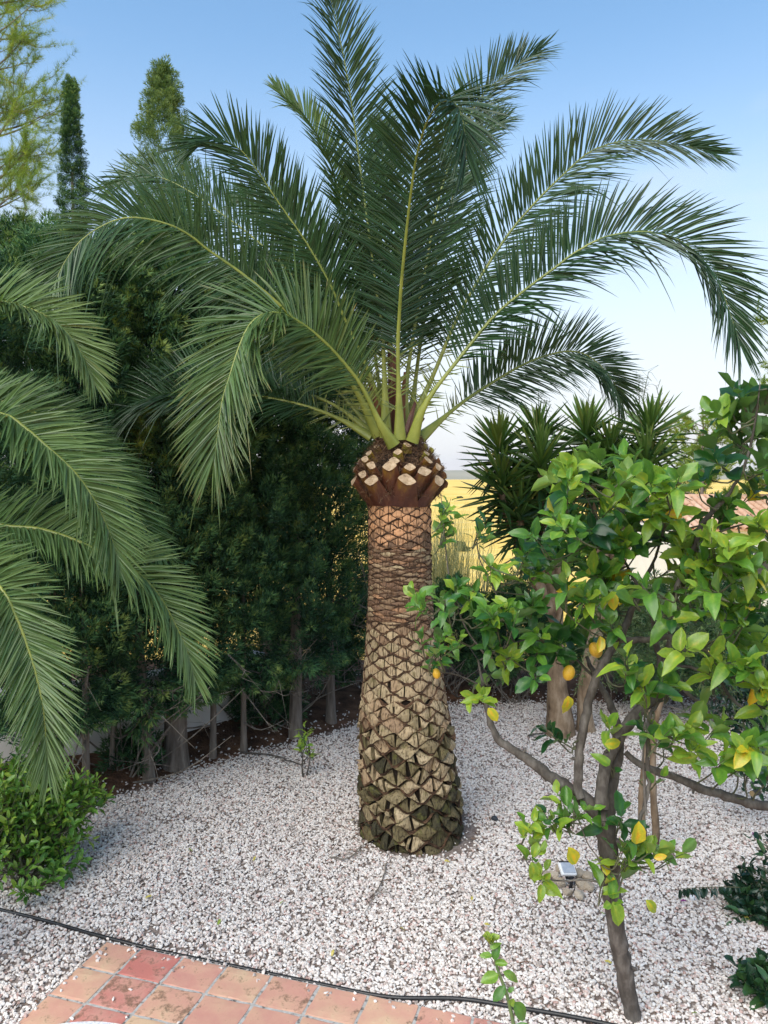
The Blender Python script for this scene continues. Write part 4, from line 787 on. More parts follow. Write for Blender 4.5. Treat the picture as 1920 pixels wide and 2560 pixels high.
# ------------------------------------------------------------------ broad leaves: lemon tree and shrubs
def leaf_tpl(seed, wide=.5, curl=.25, fold=.35, wave=.04, K=7):
    r = np.random.default_rng(seed); st = np.linspace(0, 1, K); w = np.sin(np.pi * st ** .86) ** .62 * wide / 2; w[0] = .02; w[-1] = .004; cu = curl * r.uniform(.2, 1.6); v = []
    tw = r.normal(0, .25)
    for k, s_ in enumerate(st):
        z = -cu * s_ ** 2; y = s_ * (1 - .18 * abs(cu) * s_)
        for e in (-1, -.5, 0, .5, 1):
            zz_ = z + fold * abs(e) * w[k] + (wave * r.normal() if abs(e) == 1 else 0) * (0 < k < K - 1); v.append([e * w[k] * math.cos(fold * .5), y, zz_ + tw * e * w[k] * s_])
    f = []
    for k in range(K - 1):
        for e in range(4): a0 = k * 5 + e; f.append([a0, a0 + 1, a0 + 6, a0 + 5])
    return A(v), A(f)
LT = [leaf_tpl(k, wide=.50 + .045 * (k % 4), curl=(.12, .5, -.15, .3, .7)[k % 5], fold=(.2, .6, .35, .1, .8)[(k * 2) % 5], wave=.055) for k in range(16)]
ST = [leaf_tpl(30 + k, wide=.40, curl=.35, K=5) for k in range(6)]
def rib(v): r = np.random.default_rng(len(v)); return np.where(np.arange(len(v)) % 5 == 2, .05, np.where((np.arange(len(v)) % 5) % 4 == 0, .03, -.03)) + r.normal(0, .03, len(v))
def leaf_meshes(tpl, matn): return [MB().add(v, f, rib(v)).mesh('leaf', M[matn], smooth=True) for v, f in tpl]
def place_leaves(parent, leaves, tpl, matn, n_single=300, key=None):
    """leaves: list of (pos, dir, normal, size, tint); the ones that show largest become single objects"""
    cam_p = A([0, 0, H]); sc = [-(l[3] ** 2) / np.sum((l[0] - cam_p) ** 2) * (0.35 + abs(np.dot(unit(l[2]), unit(l[0] - cam_p)))) for l in leaves]; order = np.argsort(sc); ms = leaf_meshes(tpl, matn); k = len(tpl)
    for q in order[:n_single]:
        p_, d, n_, s_, t_ = leaves[q]; R = frames(d[None], n_[None])[0] * s_; o = link('leaf', ms[q % k], parent)
        o.matrix_basis = Matrix(((*R[0], p_[0]), (*R[1], p_[1]), (*R[2], p_[2]), (0, 0, 0, 1))); o.color = (t_, 0, 0, 1)
    restq = order[n_single:]
    if len(restq):
        mb = MB()
        for j in range(k):
            qs = [q for q in restq if q % k == j]
            if qs: scatter(mb, tpl[j][0], tpl[j][1], frames(A([leaves[q][1] for q in qs]), A([leaves[q][2] for q in qs])), A([leaves[q][0] for q in qs]), A([leaves[q][3] for q in qs]), A([leaves[q][4] for q in qs])[:, None] + rib(tpl[j][0])[None])
        stuff(mb.obj('leaf_mass', M[matn], parent, smooth=True))
def leafy(tw, n, size, r, tint, tvar=.15, open_=.85, petiole=.012, from_=.25, up=.45):
    """leaves set spirally along a twig"""
    T = unit(np.gradient(tw, axis=0)); out = []; a0 = r.uniform(0, 6.28)
    for k in range(n):
        f = from_ + (1 - from_) * (k + .6) / n; x = f * (len(tw) - 1); i = min(int(x), len(tw) - 2); p_ = tw[i] + (tw[i + 1] - tw[i]) * (x - i); t = T[i]
        ref = unit(np.cross(t, [.3, .2, 1.0])); b2 = np.cross(t, ref); a = a0 + k * 2.4; rad = math.cos(a) * ref + math.sin(a) * b2; last = k >= n - 2
        d = unit(rad * open_ * (.55 if last else 1.0) + t * (1.0 if last else .6) + A([0, 0, up * .4]) + r.normal(0, .18, 3)); nn = unit(t * .8 - rad * .35 + A([0, 0, up]) + r.normal(0, .30, 3))
        out.append((p_ + rad * petiole, d, nn, size * r.uniform(.75, 1.3) * (.75 if last else 1), float(np.clip(tint + r.normal(0, tvar) + .12 * (f - .5), 0, .77))))
    return out

LY = 4.25                                                       # distance of the lemon tree
rl = np.random.default_rng(4)
lem = thing('lemon_tree', 'lemon tree with a bent bare trunk and yellowing leaves near the patio', 'lemon tree', tuple(G(1598, 2640)))
def lp(lst): return fp(lst, LY)
bran = {
 'trunk': ([(1604, 2650, .0), (1590, 2590), (1574, 2500), (1562, 2430), (1547, 2355), (1534, 2270), (1526, 2190), (1519, 2110), (1512, 2045, 0)], [28, 27, 26, 26, 27.5, 28, 29, 31, 33], 0.0),
 'left': ([(1512, 2060, 0), (1487, 2025), (1442, 1986), (1382, 1946), (1337, 1912), (1290, 1880, .15), (1247, 1850), (1224, 1801), (1207, 1712), (1195, 1650, .3)], [27, 27, 25, 20, 17, 15, 13, 9, 6, 3], .05),
 'upright': ([(1452, 1995, -.02), (1446, 1960), (1449, 1879), (1464, 1789), (1487, 1703), (1509, 1655), (1539, 1610), (1566, 1560), (1600, 1480), (1640, 1390, .1)], [16, 16, 15.5, 15, 14.5, 14, 14, 11, 8, 5], .1),
 'stem': ([(1513, 2050, 0), (1522, 1990), (1534, 1920), (1544, 1870, .1), (1540, 1800), (1515, 1740), (1487, 1690), (1465, 1640, .4)], [31, 27, 23, 21, 15, 12, 10, 7], -.05),
 'bow': ([(1505, 2020, -.05), (1506, 1960), (1520, 1900), (1562, 1823), (1600, 1776), (1640, 1745), (1662, 1715), (1655, 1670), (1642, 1610), (1625, 1520, .2)], [24, 22, 21, 21, 20, 18, 15, 12, 9, 5], 0.0),
 'lowright': ([(1562, 1880, .0), (1590, 1905), (1636, 1926), (1692, 1944), (1748, 1968), (1823, 1993), (1885, 2010), (1950, 2015), (2020, 2000, -.1)], [10, 12, 13, 14, 15, 16, 17, 15, 12], 0.0),
 'across': ([(1545, 1600, .02), (1618, 1599), (1672, 1590), (1690, 1606), (1714, 1622), (1755, 1622, -.1)], [11, 11, 10, 10, 9, 7], .0),
 'curl': ([(1672, 1592, 0), (1684, 1560), (1682, 1520), (1700, 1450), (1735, 1368), (1758, 1305), (1792, 1270), (1839, 1211), (1872, 1130), (1890, 1040), (1900, 960, -.2)], [8, 9, 9, 9, 8, 8, 6, 5, 4, 3, 2], .0),
 'brown': ([(1676, 1600, .1), (1664, 1650), (1670, 1685), (1700, 1705), (1725, 1740), (1760, 1760, .1)], [9, 10, 10, 9, 7, 5], .25),
 'rightlow': ([(1800, 1700, -.05), (1830, 1745), (1862, 1770), (1900, 1765), (1960, 1735, -.1)], [4, 6, 6, 6, 7], 0.0),
 'rightmid': ([(1960, 1690, -.1), (1880, 1690), (1800, 1690), (1720, 1668), (1660, 1665, 0)], [10, 8, 7, 6, 5], 0.0),
 'sucker': ([(1660, 1735, -.08), (1640, 1765), (1622, 1800), (1618, 1898), (1622, 1972), (1603, 2040), (1580, 2085, -.12)], [6, 7, 7, 7, 8, 7, 5], .3),
 'sucker2': ([(1612, 1800, -.12), (1608, 1900), (1612, 1990), (1616, 2040, -.12)], [3, 3.5, 4, 6], .35),
 'leftlow': ([(1206, 1715, .25), (1150, 1690), (1100, 1680), (1075, 1688, .1)], [4, 3, 2.5, 2], 0.0),
 'twiglow': ([(1530, 2215, -.06), (1470, 2200), (1410, 2202), (1360, 2195), (1320, 2160), (1300, 2110, -.12)], [4, 3.4, 3, 2.6, 2.2, 1.5], .3),
 'twigmid': ([(1520, 2180, -.08), (1500, 2150), (1470, 2110), (1450, 2060), (1430, 2020, -.1)], [3, 2.6, 2.4, 2, 1.5], .3),
 'leftspire': ([(1215, 1640, .3), (1165, 1570), (1130, 1480), (1115, 1380), (1108, 1300), (1102, 1235, .3)], [4, 3.5, 3, 2.6, 2, 1.2], .2),
 'leftmid': ([(1300, 1640, .35), (1265, 1560), (1235, 1470), (1200, 1400), (1190, 1330, .3)], [4, 3.4, 3, 2.5, 1.5], .2),
 'thinleft': ([(1490, 1700, .35), (1430, 1640), (1350, 1600), (1280, 1610), (1200, 1650, .2)], [6, 5, 4.5, 4, 3], 0.0),
 'centre': ([(1600, 1480, .1), (1560, 1400), (1510, 1330), (1470, 1250), (1440, 1180, .0)], [6, 5, 4, 3, 2], 0.0),
 'centre2': ([(1640, 1390, .1), (1660, 1320), (1670, 1260), (1660, 1200, 0)], [5, 4, 3, 2], 0.0),
 'rightup': ([(1735, 1368, 0), (1800, 1330), (1860, 1310), (1930, 1290, -.2)], [5, 4, 3.5, 3], 0.0),
}
wood = MB(); skel = []
for nm, (pts, wpx, tn) in bran.items():
    p_ = lp(pts); n = max(14, 4 * len(pts)); c = spline(p_, n); rad = np.interp(np.linspace(0, 1, n), np.linspace(0, 1, len(wpx)), wpx) * LY / 1920 * (.84 if nm == 'trunk' else .74)
    rad = rad * (1 + 0.05 * rl.normal(size=n)); c = c + rl.normal(0, .0025, c.shape) * (rad[:, None] > .008); add_tube(wood, c, rad, 12 if max(wpx) > 8 else 6, tn); skel.append(c)
    if nm in ('trunk', 'left', 'lowright', 'upright', 'bow'):                        # knots and snags
        for q in rl.integers(2, n - 2, 4):
            dv = unit(rl.normal(size=3) * A([1, .5, .8])); add_tube(wood, [c[q], c[q] + dv * rad[q] * 1.1, c[q] + dv * (rad[q] * 1.5 + .012)], [rad[q] * .5, rad[q] * .36, rad[q] * .2], 7, tn)
lwood = wood.obj('trunk', M['bark_lemon'], lem, smooth=True)
mb = MB()
for px, py in ((1880, 1984), (1876, 2012)):
    p_ = P(px, py, LY - .02); q_ = p_ + A([.05, .03, -.004]); add_tube(mb, [q_, p_], [.017, .017], 10, 0.0, 0, cap=False); V, F = tube([q_, p_], [.017, .017], 10)
    mb.add(np.vstack([V[10:], V[10:].mean(0)]), [[k, (k + 1) % 10, 10] for k in range(10)], 0, 1)
mb.obj('sawn_branch', [M['bark_lemon'], M['cut_wood']], lem, smooth=False)
SK = np.vstack(skel)
# leafy twigs: (x, y, spread x, spread y, distance offset and spread, number of twigs, leaves, size, tint)
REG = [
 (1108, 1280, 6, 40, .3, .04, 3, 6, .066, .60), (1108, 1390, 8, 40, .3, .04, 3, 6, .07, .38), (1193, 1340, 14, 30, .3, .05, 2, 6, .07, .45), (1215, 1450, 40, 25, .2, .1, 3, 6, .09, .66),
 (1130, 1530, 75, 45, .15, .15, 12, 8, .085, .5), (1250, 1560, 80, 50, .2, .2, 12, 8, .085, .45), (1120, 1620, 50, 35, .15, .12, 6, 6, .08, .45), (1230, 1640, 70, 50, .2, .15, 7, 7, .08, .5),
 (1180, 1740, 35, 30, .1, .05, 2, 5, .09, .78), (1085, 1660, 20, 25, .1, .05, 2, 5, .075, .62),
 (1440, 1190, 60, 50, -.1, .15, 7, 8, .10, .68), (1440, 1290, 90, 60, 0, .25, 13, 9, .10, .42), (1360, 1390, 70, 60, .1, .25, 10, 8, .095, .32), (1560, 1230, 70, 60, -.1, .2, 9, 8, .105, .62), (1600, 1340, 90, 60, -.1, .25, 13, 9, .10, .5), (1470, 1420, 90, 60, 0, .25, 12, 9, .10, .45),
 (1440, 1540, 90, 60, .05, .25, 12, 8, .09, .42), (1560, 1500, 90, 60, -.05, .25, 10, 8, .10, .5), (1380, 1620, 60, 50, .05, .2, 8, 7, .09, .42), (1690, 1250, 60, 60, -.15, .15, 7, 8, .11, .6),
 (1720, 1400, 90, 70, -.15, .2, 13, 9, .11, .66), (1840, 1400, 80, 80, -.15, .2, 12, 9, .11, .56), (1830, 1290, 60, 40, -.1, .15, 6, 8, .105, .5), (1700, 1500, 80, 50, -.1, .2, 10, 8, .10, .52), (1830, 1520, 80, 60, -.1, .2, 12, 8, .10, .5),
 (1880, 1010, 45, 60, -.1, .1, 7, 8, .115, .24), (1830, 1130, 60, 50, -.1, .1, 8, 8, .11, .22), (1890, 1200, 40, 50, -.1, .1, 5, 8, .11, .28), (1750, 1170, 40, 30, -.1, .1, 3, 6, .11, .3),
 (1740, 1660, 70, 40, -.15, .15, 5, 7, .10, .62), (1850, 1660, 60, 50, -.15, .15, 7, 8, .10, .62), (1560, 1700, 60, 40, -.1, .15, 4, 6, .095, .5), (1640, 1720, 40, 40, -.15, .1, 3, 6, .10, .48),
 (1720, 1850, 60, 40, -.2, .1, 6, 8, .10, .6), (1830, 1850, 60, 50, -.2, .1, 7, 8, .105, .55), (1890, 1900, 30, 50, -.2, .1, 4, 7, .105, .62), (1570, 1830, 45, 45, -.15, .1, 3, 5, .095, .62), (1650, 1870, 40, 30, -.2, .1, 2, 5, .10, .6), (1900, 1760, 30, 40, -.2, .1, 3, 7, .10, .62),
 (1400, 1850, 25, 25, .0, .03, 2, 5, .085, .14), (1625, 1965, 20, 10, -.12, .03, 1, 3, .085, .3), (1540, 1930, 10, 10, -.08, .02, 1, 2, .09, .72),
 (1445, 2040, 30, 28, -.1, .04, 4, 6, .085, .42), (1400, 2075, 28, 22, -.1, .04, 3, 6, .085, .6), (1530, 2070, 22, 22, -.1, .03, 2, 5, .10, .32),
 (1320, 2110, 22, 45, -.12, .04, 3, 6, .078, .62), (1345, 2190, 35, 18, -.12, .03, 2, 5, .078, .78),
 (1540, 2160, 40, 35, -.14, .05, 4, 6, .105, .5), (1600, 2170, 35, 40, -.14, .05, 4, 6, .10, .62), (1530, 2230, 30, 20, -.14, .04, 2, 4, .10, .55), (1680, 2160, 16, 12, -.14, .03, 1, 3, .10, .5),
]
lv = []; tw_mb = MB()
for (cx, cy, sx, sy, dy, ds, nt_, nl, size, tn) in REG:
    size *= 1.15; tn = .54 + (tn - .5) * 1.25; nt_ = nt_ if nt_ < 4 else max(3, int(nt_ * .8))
    for _ in range(nt_):
        c = P(cx + rl.normal(0, sx * .6), cy + rl.normal(0, sy * .6), LY + dy + rl.normal(0, ds)); q = SK[np.argmin(np.sum((SK - c) ** 2, 1) + np.where(SK[:, 2] > c[2] + .05, .1, 0))]
        away = c - q; dist = np.linalg.norm(away); dv = unit(unit(away) * .6 + A([0, -.15, .65]) + rl.normal(0, .35, 3)); ln = rl.uniform(.12, .24)
        s0_ = c - dv * ln * .5; e0 = c + dv * ln * .5; tw = spline([s0_, c + rl.normal(0, .012, 3), e0], 8)
        if dist > .04: add_tube(tw_mb, spline([q, (q + s0_) / 2 + A([0, 0, -.05 * dist]) + rl.normal(0, .02, 3), s0_, c], 9), np.linspace(.0055, .003, 9), 5, cap=False)
        add_tube(tw_mb, tw, np.linspace(.0034, .0014, 8), 5)
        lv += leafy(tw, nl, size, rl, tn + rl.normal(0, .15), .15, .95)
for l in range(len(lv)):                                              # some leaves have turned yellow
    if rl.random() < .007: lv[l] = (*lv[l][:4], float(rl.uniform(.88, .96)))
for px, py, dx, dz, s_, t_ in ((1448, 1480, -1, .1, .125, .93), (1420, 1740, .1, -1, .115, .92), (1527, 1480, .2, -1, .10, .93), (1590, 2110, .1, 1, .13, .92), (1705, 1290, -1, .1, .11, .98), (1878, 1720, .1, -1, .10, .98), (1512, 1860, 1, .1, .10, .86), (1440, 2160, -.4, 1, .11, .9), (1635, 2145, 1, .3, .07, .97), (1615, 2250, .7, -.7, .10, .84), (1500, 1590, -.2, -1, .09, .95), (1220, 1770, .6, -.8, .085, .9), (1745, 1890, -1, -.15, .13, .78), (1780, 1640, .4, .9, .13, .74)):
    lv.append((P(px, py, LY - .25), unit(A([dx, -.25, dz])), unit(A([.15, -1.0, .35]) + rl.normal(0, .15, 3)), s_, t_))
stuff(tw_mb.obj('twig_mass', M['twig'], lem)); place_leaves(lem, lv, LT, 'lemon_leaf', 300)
def lemon_mesh():
    n, m = 18, 12; v = np.linspace(0, np.pi, m); z = -np.cos(v) * .5; r = np.sin(v) ** .85 * .42; z = z * (1 + .10 * np.abs(np.cos(v)) ** 8); a = np.linspace(0, 2 * np.pi, n, endpoint=False)
    V = np.stack([r[:, None] * np.cos(a), r[:, None] * np.sin(a), np.repeat(z[:, None], n, 1)], -1); V = V * (1 + .02 * noise3(V * 9, 3))[..., None]
    i, j = np.meshgrid(np.arange(m - 1), np.arange(n), indexing='ij'); k = (j + 1) % n
    return MB().add(V.reshape(-1, 3), np.stack([i * n + j, i * n + k, (i + 1) * n + k, (i + 1) * n + j], -1).reshape(-1, 4)).mesh('lemon', M['lemon'], True)
LM = lemon_mesh()
for px, py, y_, s_ in ((1422, 1682, LY + .05, .082), (1489, 1625, LY + .15, .088), (1091, 1684, LY + .1, .056)):
    o = link('lemon', LM, lem); o.matrix_parent_inverse = Matrix.Translation(-Vector(lem.location)); o.location = P(px, py, y_); o.scale = (s_,) * 3; o.rotation_euler = (rl.uniform(-.5, .5), rl.uniform(-.5, .5), rl.uniform(0, 6))

# leafy shrub under the second palm
def shrub(name, label, cat, base, blobs, tpl, matn, size, tint, seed, n_single, ntw, nl, reach=.25, tvar=.15, droop=0.0, stem=.012, stemmat='twig'):
    r = np.random.default_rng(seed); t = thing(name, label, cat, tuple(base)); mb = MB(); out = []; nb = sum(b[3] for b in blobs)
    for c, rad, tn, wgt in blobs:
        c = A(c); wob = min(1.0, np.linalg.norm(A(rad)) * 3); foot = A(base) + wob * r.normal(0, .04, 3) * A([1, 1, 0]); mid = (foot + c) / 2 + wob * r.normal(0, .06, 3); br = spline([foot, mid, c], 10); add_tube(mb, br, np.linspace(stem, stem * .35, 10), 6)
        for _ in range(int(ntw * wgt / nb)):
            v = unit(r.normal(size=3)); p1 = c + v * A(rad) * r.uniform(.55, 1.0); p1[2] = max(p1[2], .04); q = br[r.integers(4, 10)]; dv = unit(p1 - c + A([0, 0, .25 - droop]) + r.normal(0, .1, 3)); p2 = p1 + dv * r.uniform(.06, .14) + A([0, 0, -droop * .1])
            p2[2] = max(p2[2], .03); tw = spline([q, (q + p1) / 2 + wob * r.normal(0, .03, 3), p1, p2], 12); add_tube(mb, tw, np.linspace(.0045, .0015, 12), 4, cap=False); out += leafy(tw[5:], nl, size, r, tint + tn + r.normal(0, .08), tvar, .9)
    stuff(mb.obj('twig_mass', M[stemmat], t)); place_leaves(t, out, tpl, matn, n_single); return t
b0 = G(60, 2215); b0[2] = 0
shrub('leafy_shrub', 'bushy bright green shrub with small leaves under the second palm', 'shrub', b0,
      [(P(20, 1975, 5.9), (.28, .25, .22), .05, 3), (P(110, 2010, 6.0), (.30, .25, .22), 0, 4), (P(190, 2010, 6.1), (.14, .2, .15), .05, 2.2), (P(40, 2090, 5.8), (.30, .25, .2), .05, 3.5), (P(140, 2095, 5.9), (.2, .2, .16), .05, 2.5), (P(-60, 2060, 5.8), (.4, .3, .35), 0, 3), (P(30, 2160, 5.6), (.2, .2, .12), .02, 1.2), (P(170, 2150, 5.8), (.14, .1, .08), -.15, .5), (P(140, 2200, 5.6), (.06, .06, .03), -.2, .35), (P(75, 2235, 5.4), (.06, .06, .03), -.1, .35), (P(250, 2000, 6.5), (.08, .06, .08), -.05, .35)],
      ST, 'shrub_leaf', .082, .5, 61, 300, 400, 7, tvar=.16)
b0 = G(762, 1942); b0[2] = 0.0
shrub('citrus_seedling', 'tiny citrus seedling with a dark stem growing alone in the gravel', 'seedling', b0, [(P(758, 1880, b0[1]), (.06, .06, .09), 0, 2), (P(768, 1840, b0[1]), (.05, .05, .05), .1, 1)], ST, 'shrub_leaf', .085, .72, 62, 60, 11, 5, stem=.011, stemmat='bark_lemon')
# dark bougainvillea along the garden's edge
b0 = P(2010, 1700, 6.6); b0[2] = 0
shrub('bougainvillea', 'dark glossy bougainvillea spilling over the gravel beside the lemon tree', 'bougainvillea', b0,
      [(P(1890, 1700, 6.7), (.25, .3, .3), 0, 4), (P(1880, 1820, 6.6), (.2, .3, .3), 0, 4), (P(1900, 1930, 6.4), (.15, .2, .15), 0, 2), (P(1960, 1800, 6.6), (.3, .3, .6), 0, 4), (P(1810, 1760, 6.8), (.15, .2, .15), 0, 1.5)], ST, 'dark_leaf', .075, .32, 63, 120, 170, 7, tvar=.22)
b0 = P(2040, 2200, 5.3); b0[2] = 0
sb = shrub('bougainvillea', 'low dark bougainvillea with one long runner lying across the gravel', 'bougainvillea', b0,
      [(P(1910, 2200, 5.4), (.16, .15, .14), 0, 3), (P(1885, 2290, 5.3), (.14, .12, .12), .12, 3), (P(1905, 2350, 5.2), (.09, .1, .06), 0, 1.5), (P(1860, 2230, 5.4), (.1, .1, .06), 0, 1.5), (P(1915, 2120, 5.6), (.08, .1, .06), .2, .6)], ST, 'dark_leaf', .085, .28, 64, 120, 90, 7, tvar=.2, droop=.3)
r_ = np.random.default_rng(8); run = spline([P(1905, 2225, 5.38), P(1840, 2218, 5.36), P(1770, 2218, 5.34), P(1700, 2222, 5.3)], 22); mb = MB(); add_tube(mb, run, np.linspace(.005, .002, 22), 5)
mb.obj('runner', M['twig'], sb); rn_leaves = []
for k in range(3, 22):
    for _ in range(2): rn_leaves.append((run[k], unit(A([r_.normal(0, .4), r_.normal(0, .4) - .3, -.8])), unit(A([r_.normal(0, .4), -1, .3])), r_.uniform(.055, .085), float(np.clip(r_.normal(.25, .12), 0, .7))))
place_leaves(sb, rn_leaves, ST, 'dark_leaf', 60)
b0 = P(1985, 2600, 4.3); b0[2] = 0
shrub('green_shrub', 'broad dark green leaves of a low shrub next to the lemon trunk', 'shrub', b0, [(P(1890, 2520, 4.45), (.09, .1, .06), 0, 2), (P(1905, 2560, 4.4), (.12, .1, .06), .05, 2), (P(1910, 2440, 4.5), (.05, .06, .05), 0, .8)], LT, 'dark_leaf', .11, .55, 65, 60, 22, 6)
# slender twin stem standing behind the lemon tree
tb = G(1622, 2130); tw2 = thing('twin_stem_shrub', 'slender brown twin stems rising from one foot behind the lemon tree', 'shrub', tuple(tb))
mb = MB(); add_tube(mb, spline([tb + A([0, 0, -.05]), P(1608, 2090, tb[1]), P(1604, 2000, tb[1]), P(1612, 1900, tb[1]), P(1625, 1800, tb[1] + .05), P(1600, 1700, tb[1] + .1)], 24), np.interp(np.linspace(0, 1, 24), [0, .3, 1], [.034, .028, .022]) * (1 + rng.normal(0, .05, 24)), 9)
add_tube(mb, spline([tb + A([.02, 0, -.05]), P(1640, 2090, tb[1]), P(1634, 2000, tb[1]), P(1632, 1900, tb[1]), P(1640, 1800, tb[1] - .05), P(1670, 1700, tb[1] - .1)], 24), np.interp(np.linspace(0, 1, 24), [0, .3, 1], [.034, .029, .022]) * (1 + rng.normal(0, .05, 24)), 9)
mb.obj('trunk', M['bark_yucca'], tw2, smooth=True); r_ = np.random.default_rng(21); cr = MB()
for k in range(150):
    c = P(1640, 1610, tb[1]) + r_.normal(0, 1, 3) * A([.30, .22, .20]); dv = unit(r_.normal(size=3) + A([0, 0, .3])); tw = c + dv * np.linspace(0, .22, 7)[:, None]; needles(cr, tw, np.repeat(dv[None], 7, 0), 7, .055, .0035, .45 + .2 * r_.normal(), r_, .9)
cr.obj('crown', M['grey_leaf'], tw2)
# dark bushes closing the garden beyond the palm
def bush(base, rad, hgt, label, seed, matn='cypress', twigs=14, tn=0.0):
    r = np.random.default_rng(seed); t = thing('dark_bush', label, 'bush', (base[0], base[1], 0), 'low bushes at the back of the garden'); n = int(620 * rad[0] * hgt * 1.4); v = unit(r.normal(size=(n, 3))); v[:, 2] = np.abs(v[:, 2]) * 1.3 - .35
    k = 1 + .25 * noise3(v * 3, seed); pos = A([base[0], base[1], hgt * .42]) + v * A([rad[0], rad[1], hgt * .55]) * (k * r.uniform(.6, 1.03, n))[:, None]; pos[:, 2] = np.maximum(pos[:, 2], .12)
    R = frames(unit(v + A([0, 0, .4]) + r.normal(0, .3, (n, 3))), r.normal(size=(n, 3))); mb = MB()
    for q, (tv, tf, tt) in enumerate(PLUMES):
        m = np.arange(n) % 4 == q; scatter(mb, tv, tf, R[m], pos[m], r.uniform(.7, 1.2, m.sum()), np.clip((tn + .15 + .15 * r.random(m.sum()))[:, None] + tt[None] * .8, 0, 1))
    mb.obj('crown', M[matn], t); mb = MB()
    for _ in range(twigs):
        a0 = r.uniform(0, 6.28); p0 = A([base[0] + r.normal(0, rad[0] * .3), base[1] - rad[1] * .5 + r.normal(0, .1), .0]); p2 = p0 + A([r.normal(0, .45), -r.uniform(0, .35), r.uniform(.35, 1.1)]); add_tube(mb, spline([p0, (p0 + p2) / 2 + r.normal(0, .1, 3), p2], 7), np.linspace(.013, .003, 7), 5)
    mb.obj('dead_branch', M['dead_wood'], t); return t
bush(A([-2.62, 7.85]), (.22, .15), .34, 'low dark undergrowth between the slim trunk and the leaning trunk', 88, twigs=14)
bush(A([-1.42, 9.25]), (.36, .16), .62, 'dark undergrowth beside the thin short cypress trunk', 90, twigs=16)
bush(P(760, 1600, 10.6), (.6, .4), 1.2, 'dark bush filling the gap behind the furrowed cypress trunk', 87, twigs=16)
bush(P(930, 1600, 10.9), (.55, .4), 1.55, 'dark twiggy bush right behind the big palm trunk', 81)
bush(P(1120, 1600, 11.0), (.7, .45), 1.50, 'dark bush between the big palm and the yucca', 82, twigs=22)
bush(P(1270, 1600, 10.7), (.65, .45), 1.55, 'dark bush with bare stems right beside the yucca trunk', 83, twigs=22)
bush(P(1580, 1600, 10.4), (.75, .5), 1.75, 'dark bush behind the twin brown stems', 84, tn=.12, twigs=6)
bush(P(1780, 1600, 9.6), (.85, .5), 1.75, 'dark bush between the twin stems and the bougainvillea', 85, tn=.1, twigs=6)
bush(P(2050, 1600, 9.2), (.9, .6), 2.0, 'dark bush behind the bougainvillea', 86, twigs=3)
# pale tall grass beyond
gb = P(1095, 1600, 15.5); gb[2] = float(terrain_z(A([gb[0]]), A([gb[1]]))[0]); tg = thing('tall_grass', 'tuft of tall pale grass just beyond the big palm', 'grass', tuple(gb)); n = 900
b_ = gb + rng.normal(0, 1, (n, 3)) * A([.35, .3, 0]); d = unit(rng.normal(0, .16, (n, 3)) + A([0, 0, 1])); ln = U(1.4, 3.1, n); c = unit(np.cross(d, rng.normal(size=(n, 3)))) * .008; dr = rng.normal(0, .18, (n, 3)) * A([1, 1, 0])
stuff(MB().add(np.stack([b_ + c, b_ - c, b_ + d * ln[:, None] * .6 - c * .7, b_ + d * ln[:, None] * .6 + c * .7, b_ + d * ln[:, None] + dr], 1).reshape(-1, 3), np.vstack([]) if False else (A([[3, 2, 4]])[None] + (np.arange(n) * 5)[:, None, None]).reshape(-1, 3), np.repeat(U(0, 1, n), 5)).add(np.stack([b_ + c, b_ - c, b_ + d * ln[:, None] * .6 - c * .7, b_ + d * ln[:, None] * .6 + c * .7], 1).reshape(-1, 3), (A([[0, 1, 2, 3]])[None] + (np.arange(n) * 4)[:, None, None]).reshape(-1, 4), np.repeat(U(0, 1, n), 4)).obj('blades', M['dry_grass'], tg))

# ------------------------------------------------------------------ white boundary wall behind the hedge
wp = [A([-8.0, 5.9]), A([-2.75, 8.35]), A([-1.6, 9.6])]
wall = thing('boundary_wall', 'low white rendered wall glimpsed between the hedge trunks', 'wall', (-2.75, 8.35, 0))
for a_, b_ in zip(wp[:-1], wp[1:]):
    c = (a_ + b_) / 2; d_ = b_ - a_; mb = MB(); box(mb, (c[0], c[1], .28), (np.linalg.norm(d_) - .004, .2, 1.1), math.atan2(d_[1], d_[0])); mb.obj('wall_panel', M['white_wall'], wall)
    mb = MB(); box(mb, (c[0], c[1], .86), (np.linalg.norm(d_) + .03, .27, .06), math.atan2(d_[1], d_[0])); mb.obj('coping', M['white_wall'], wall)

# ------------------------------------------------------------------ neighbour's house with a clay tile roof
hy = 22.0; eave = P(1830, 1318, hy)[2]; hx0, hx1 = P(1700, 1300, hy)[0], P(1700, 1300, hy)[0] + 9.0; hz0 = float(terrain_z(A([hx0 + 3]), A([hy]))[0]) - .3
house = thing('house', 'low white house with a clay barrel tile roof beyond the yucca', 'house', (hx0 + 4.5, hy, hz0))
mb = MB(); box(mb, (hx0 + 4.5, hy + 2.6, (hz0 + eave) / 2 - .05), (9.0, 4.8, eave - hz0 - .1)); hw = mb.obj('wall', M['white_wall'], house)
mb = MB(); box(mb, (hx0 + 4.5, hy + .10, eave - .12), (9.3, .30, .10)); mb.obj('cornice', M['white_wall'], house)
for wx in (2.2, 5.4, 7.4):
    f_ = MB(); box(f_, (hx0 + wx, hy + .19, eave - 1.15), (1.05, .05, 1.05)); fo = f_.obj('window', M['white_plastic'], house)
    for k in (-.25, .25): g_ = MB(); box(g_, (hx0 + wx + k, hy + .162, eave - 1.15), (.44, .02, .92)); g_.obj('pane', M['glass'], fo)
pitch = math.radians(17); rl_ = 2.9
mb = MB(); q0 = A([hx0 - .1, hy - .15, eave - .04]); up_ = A([0, math.cos(pitch), math.sin(pitch)]); w_ = 9.2
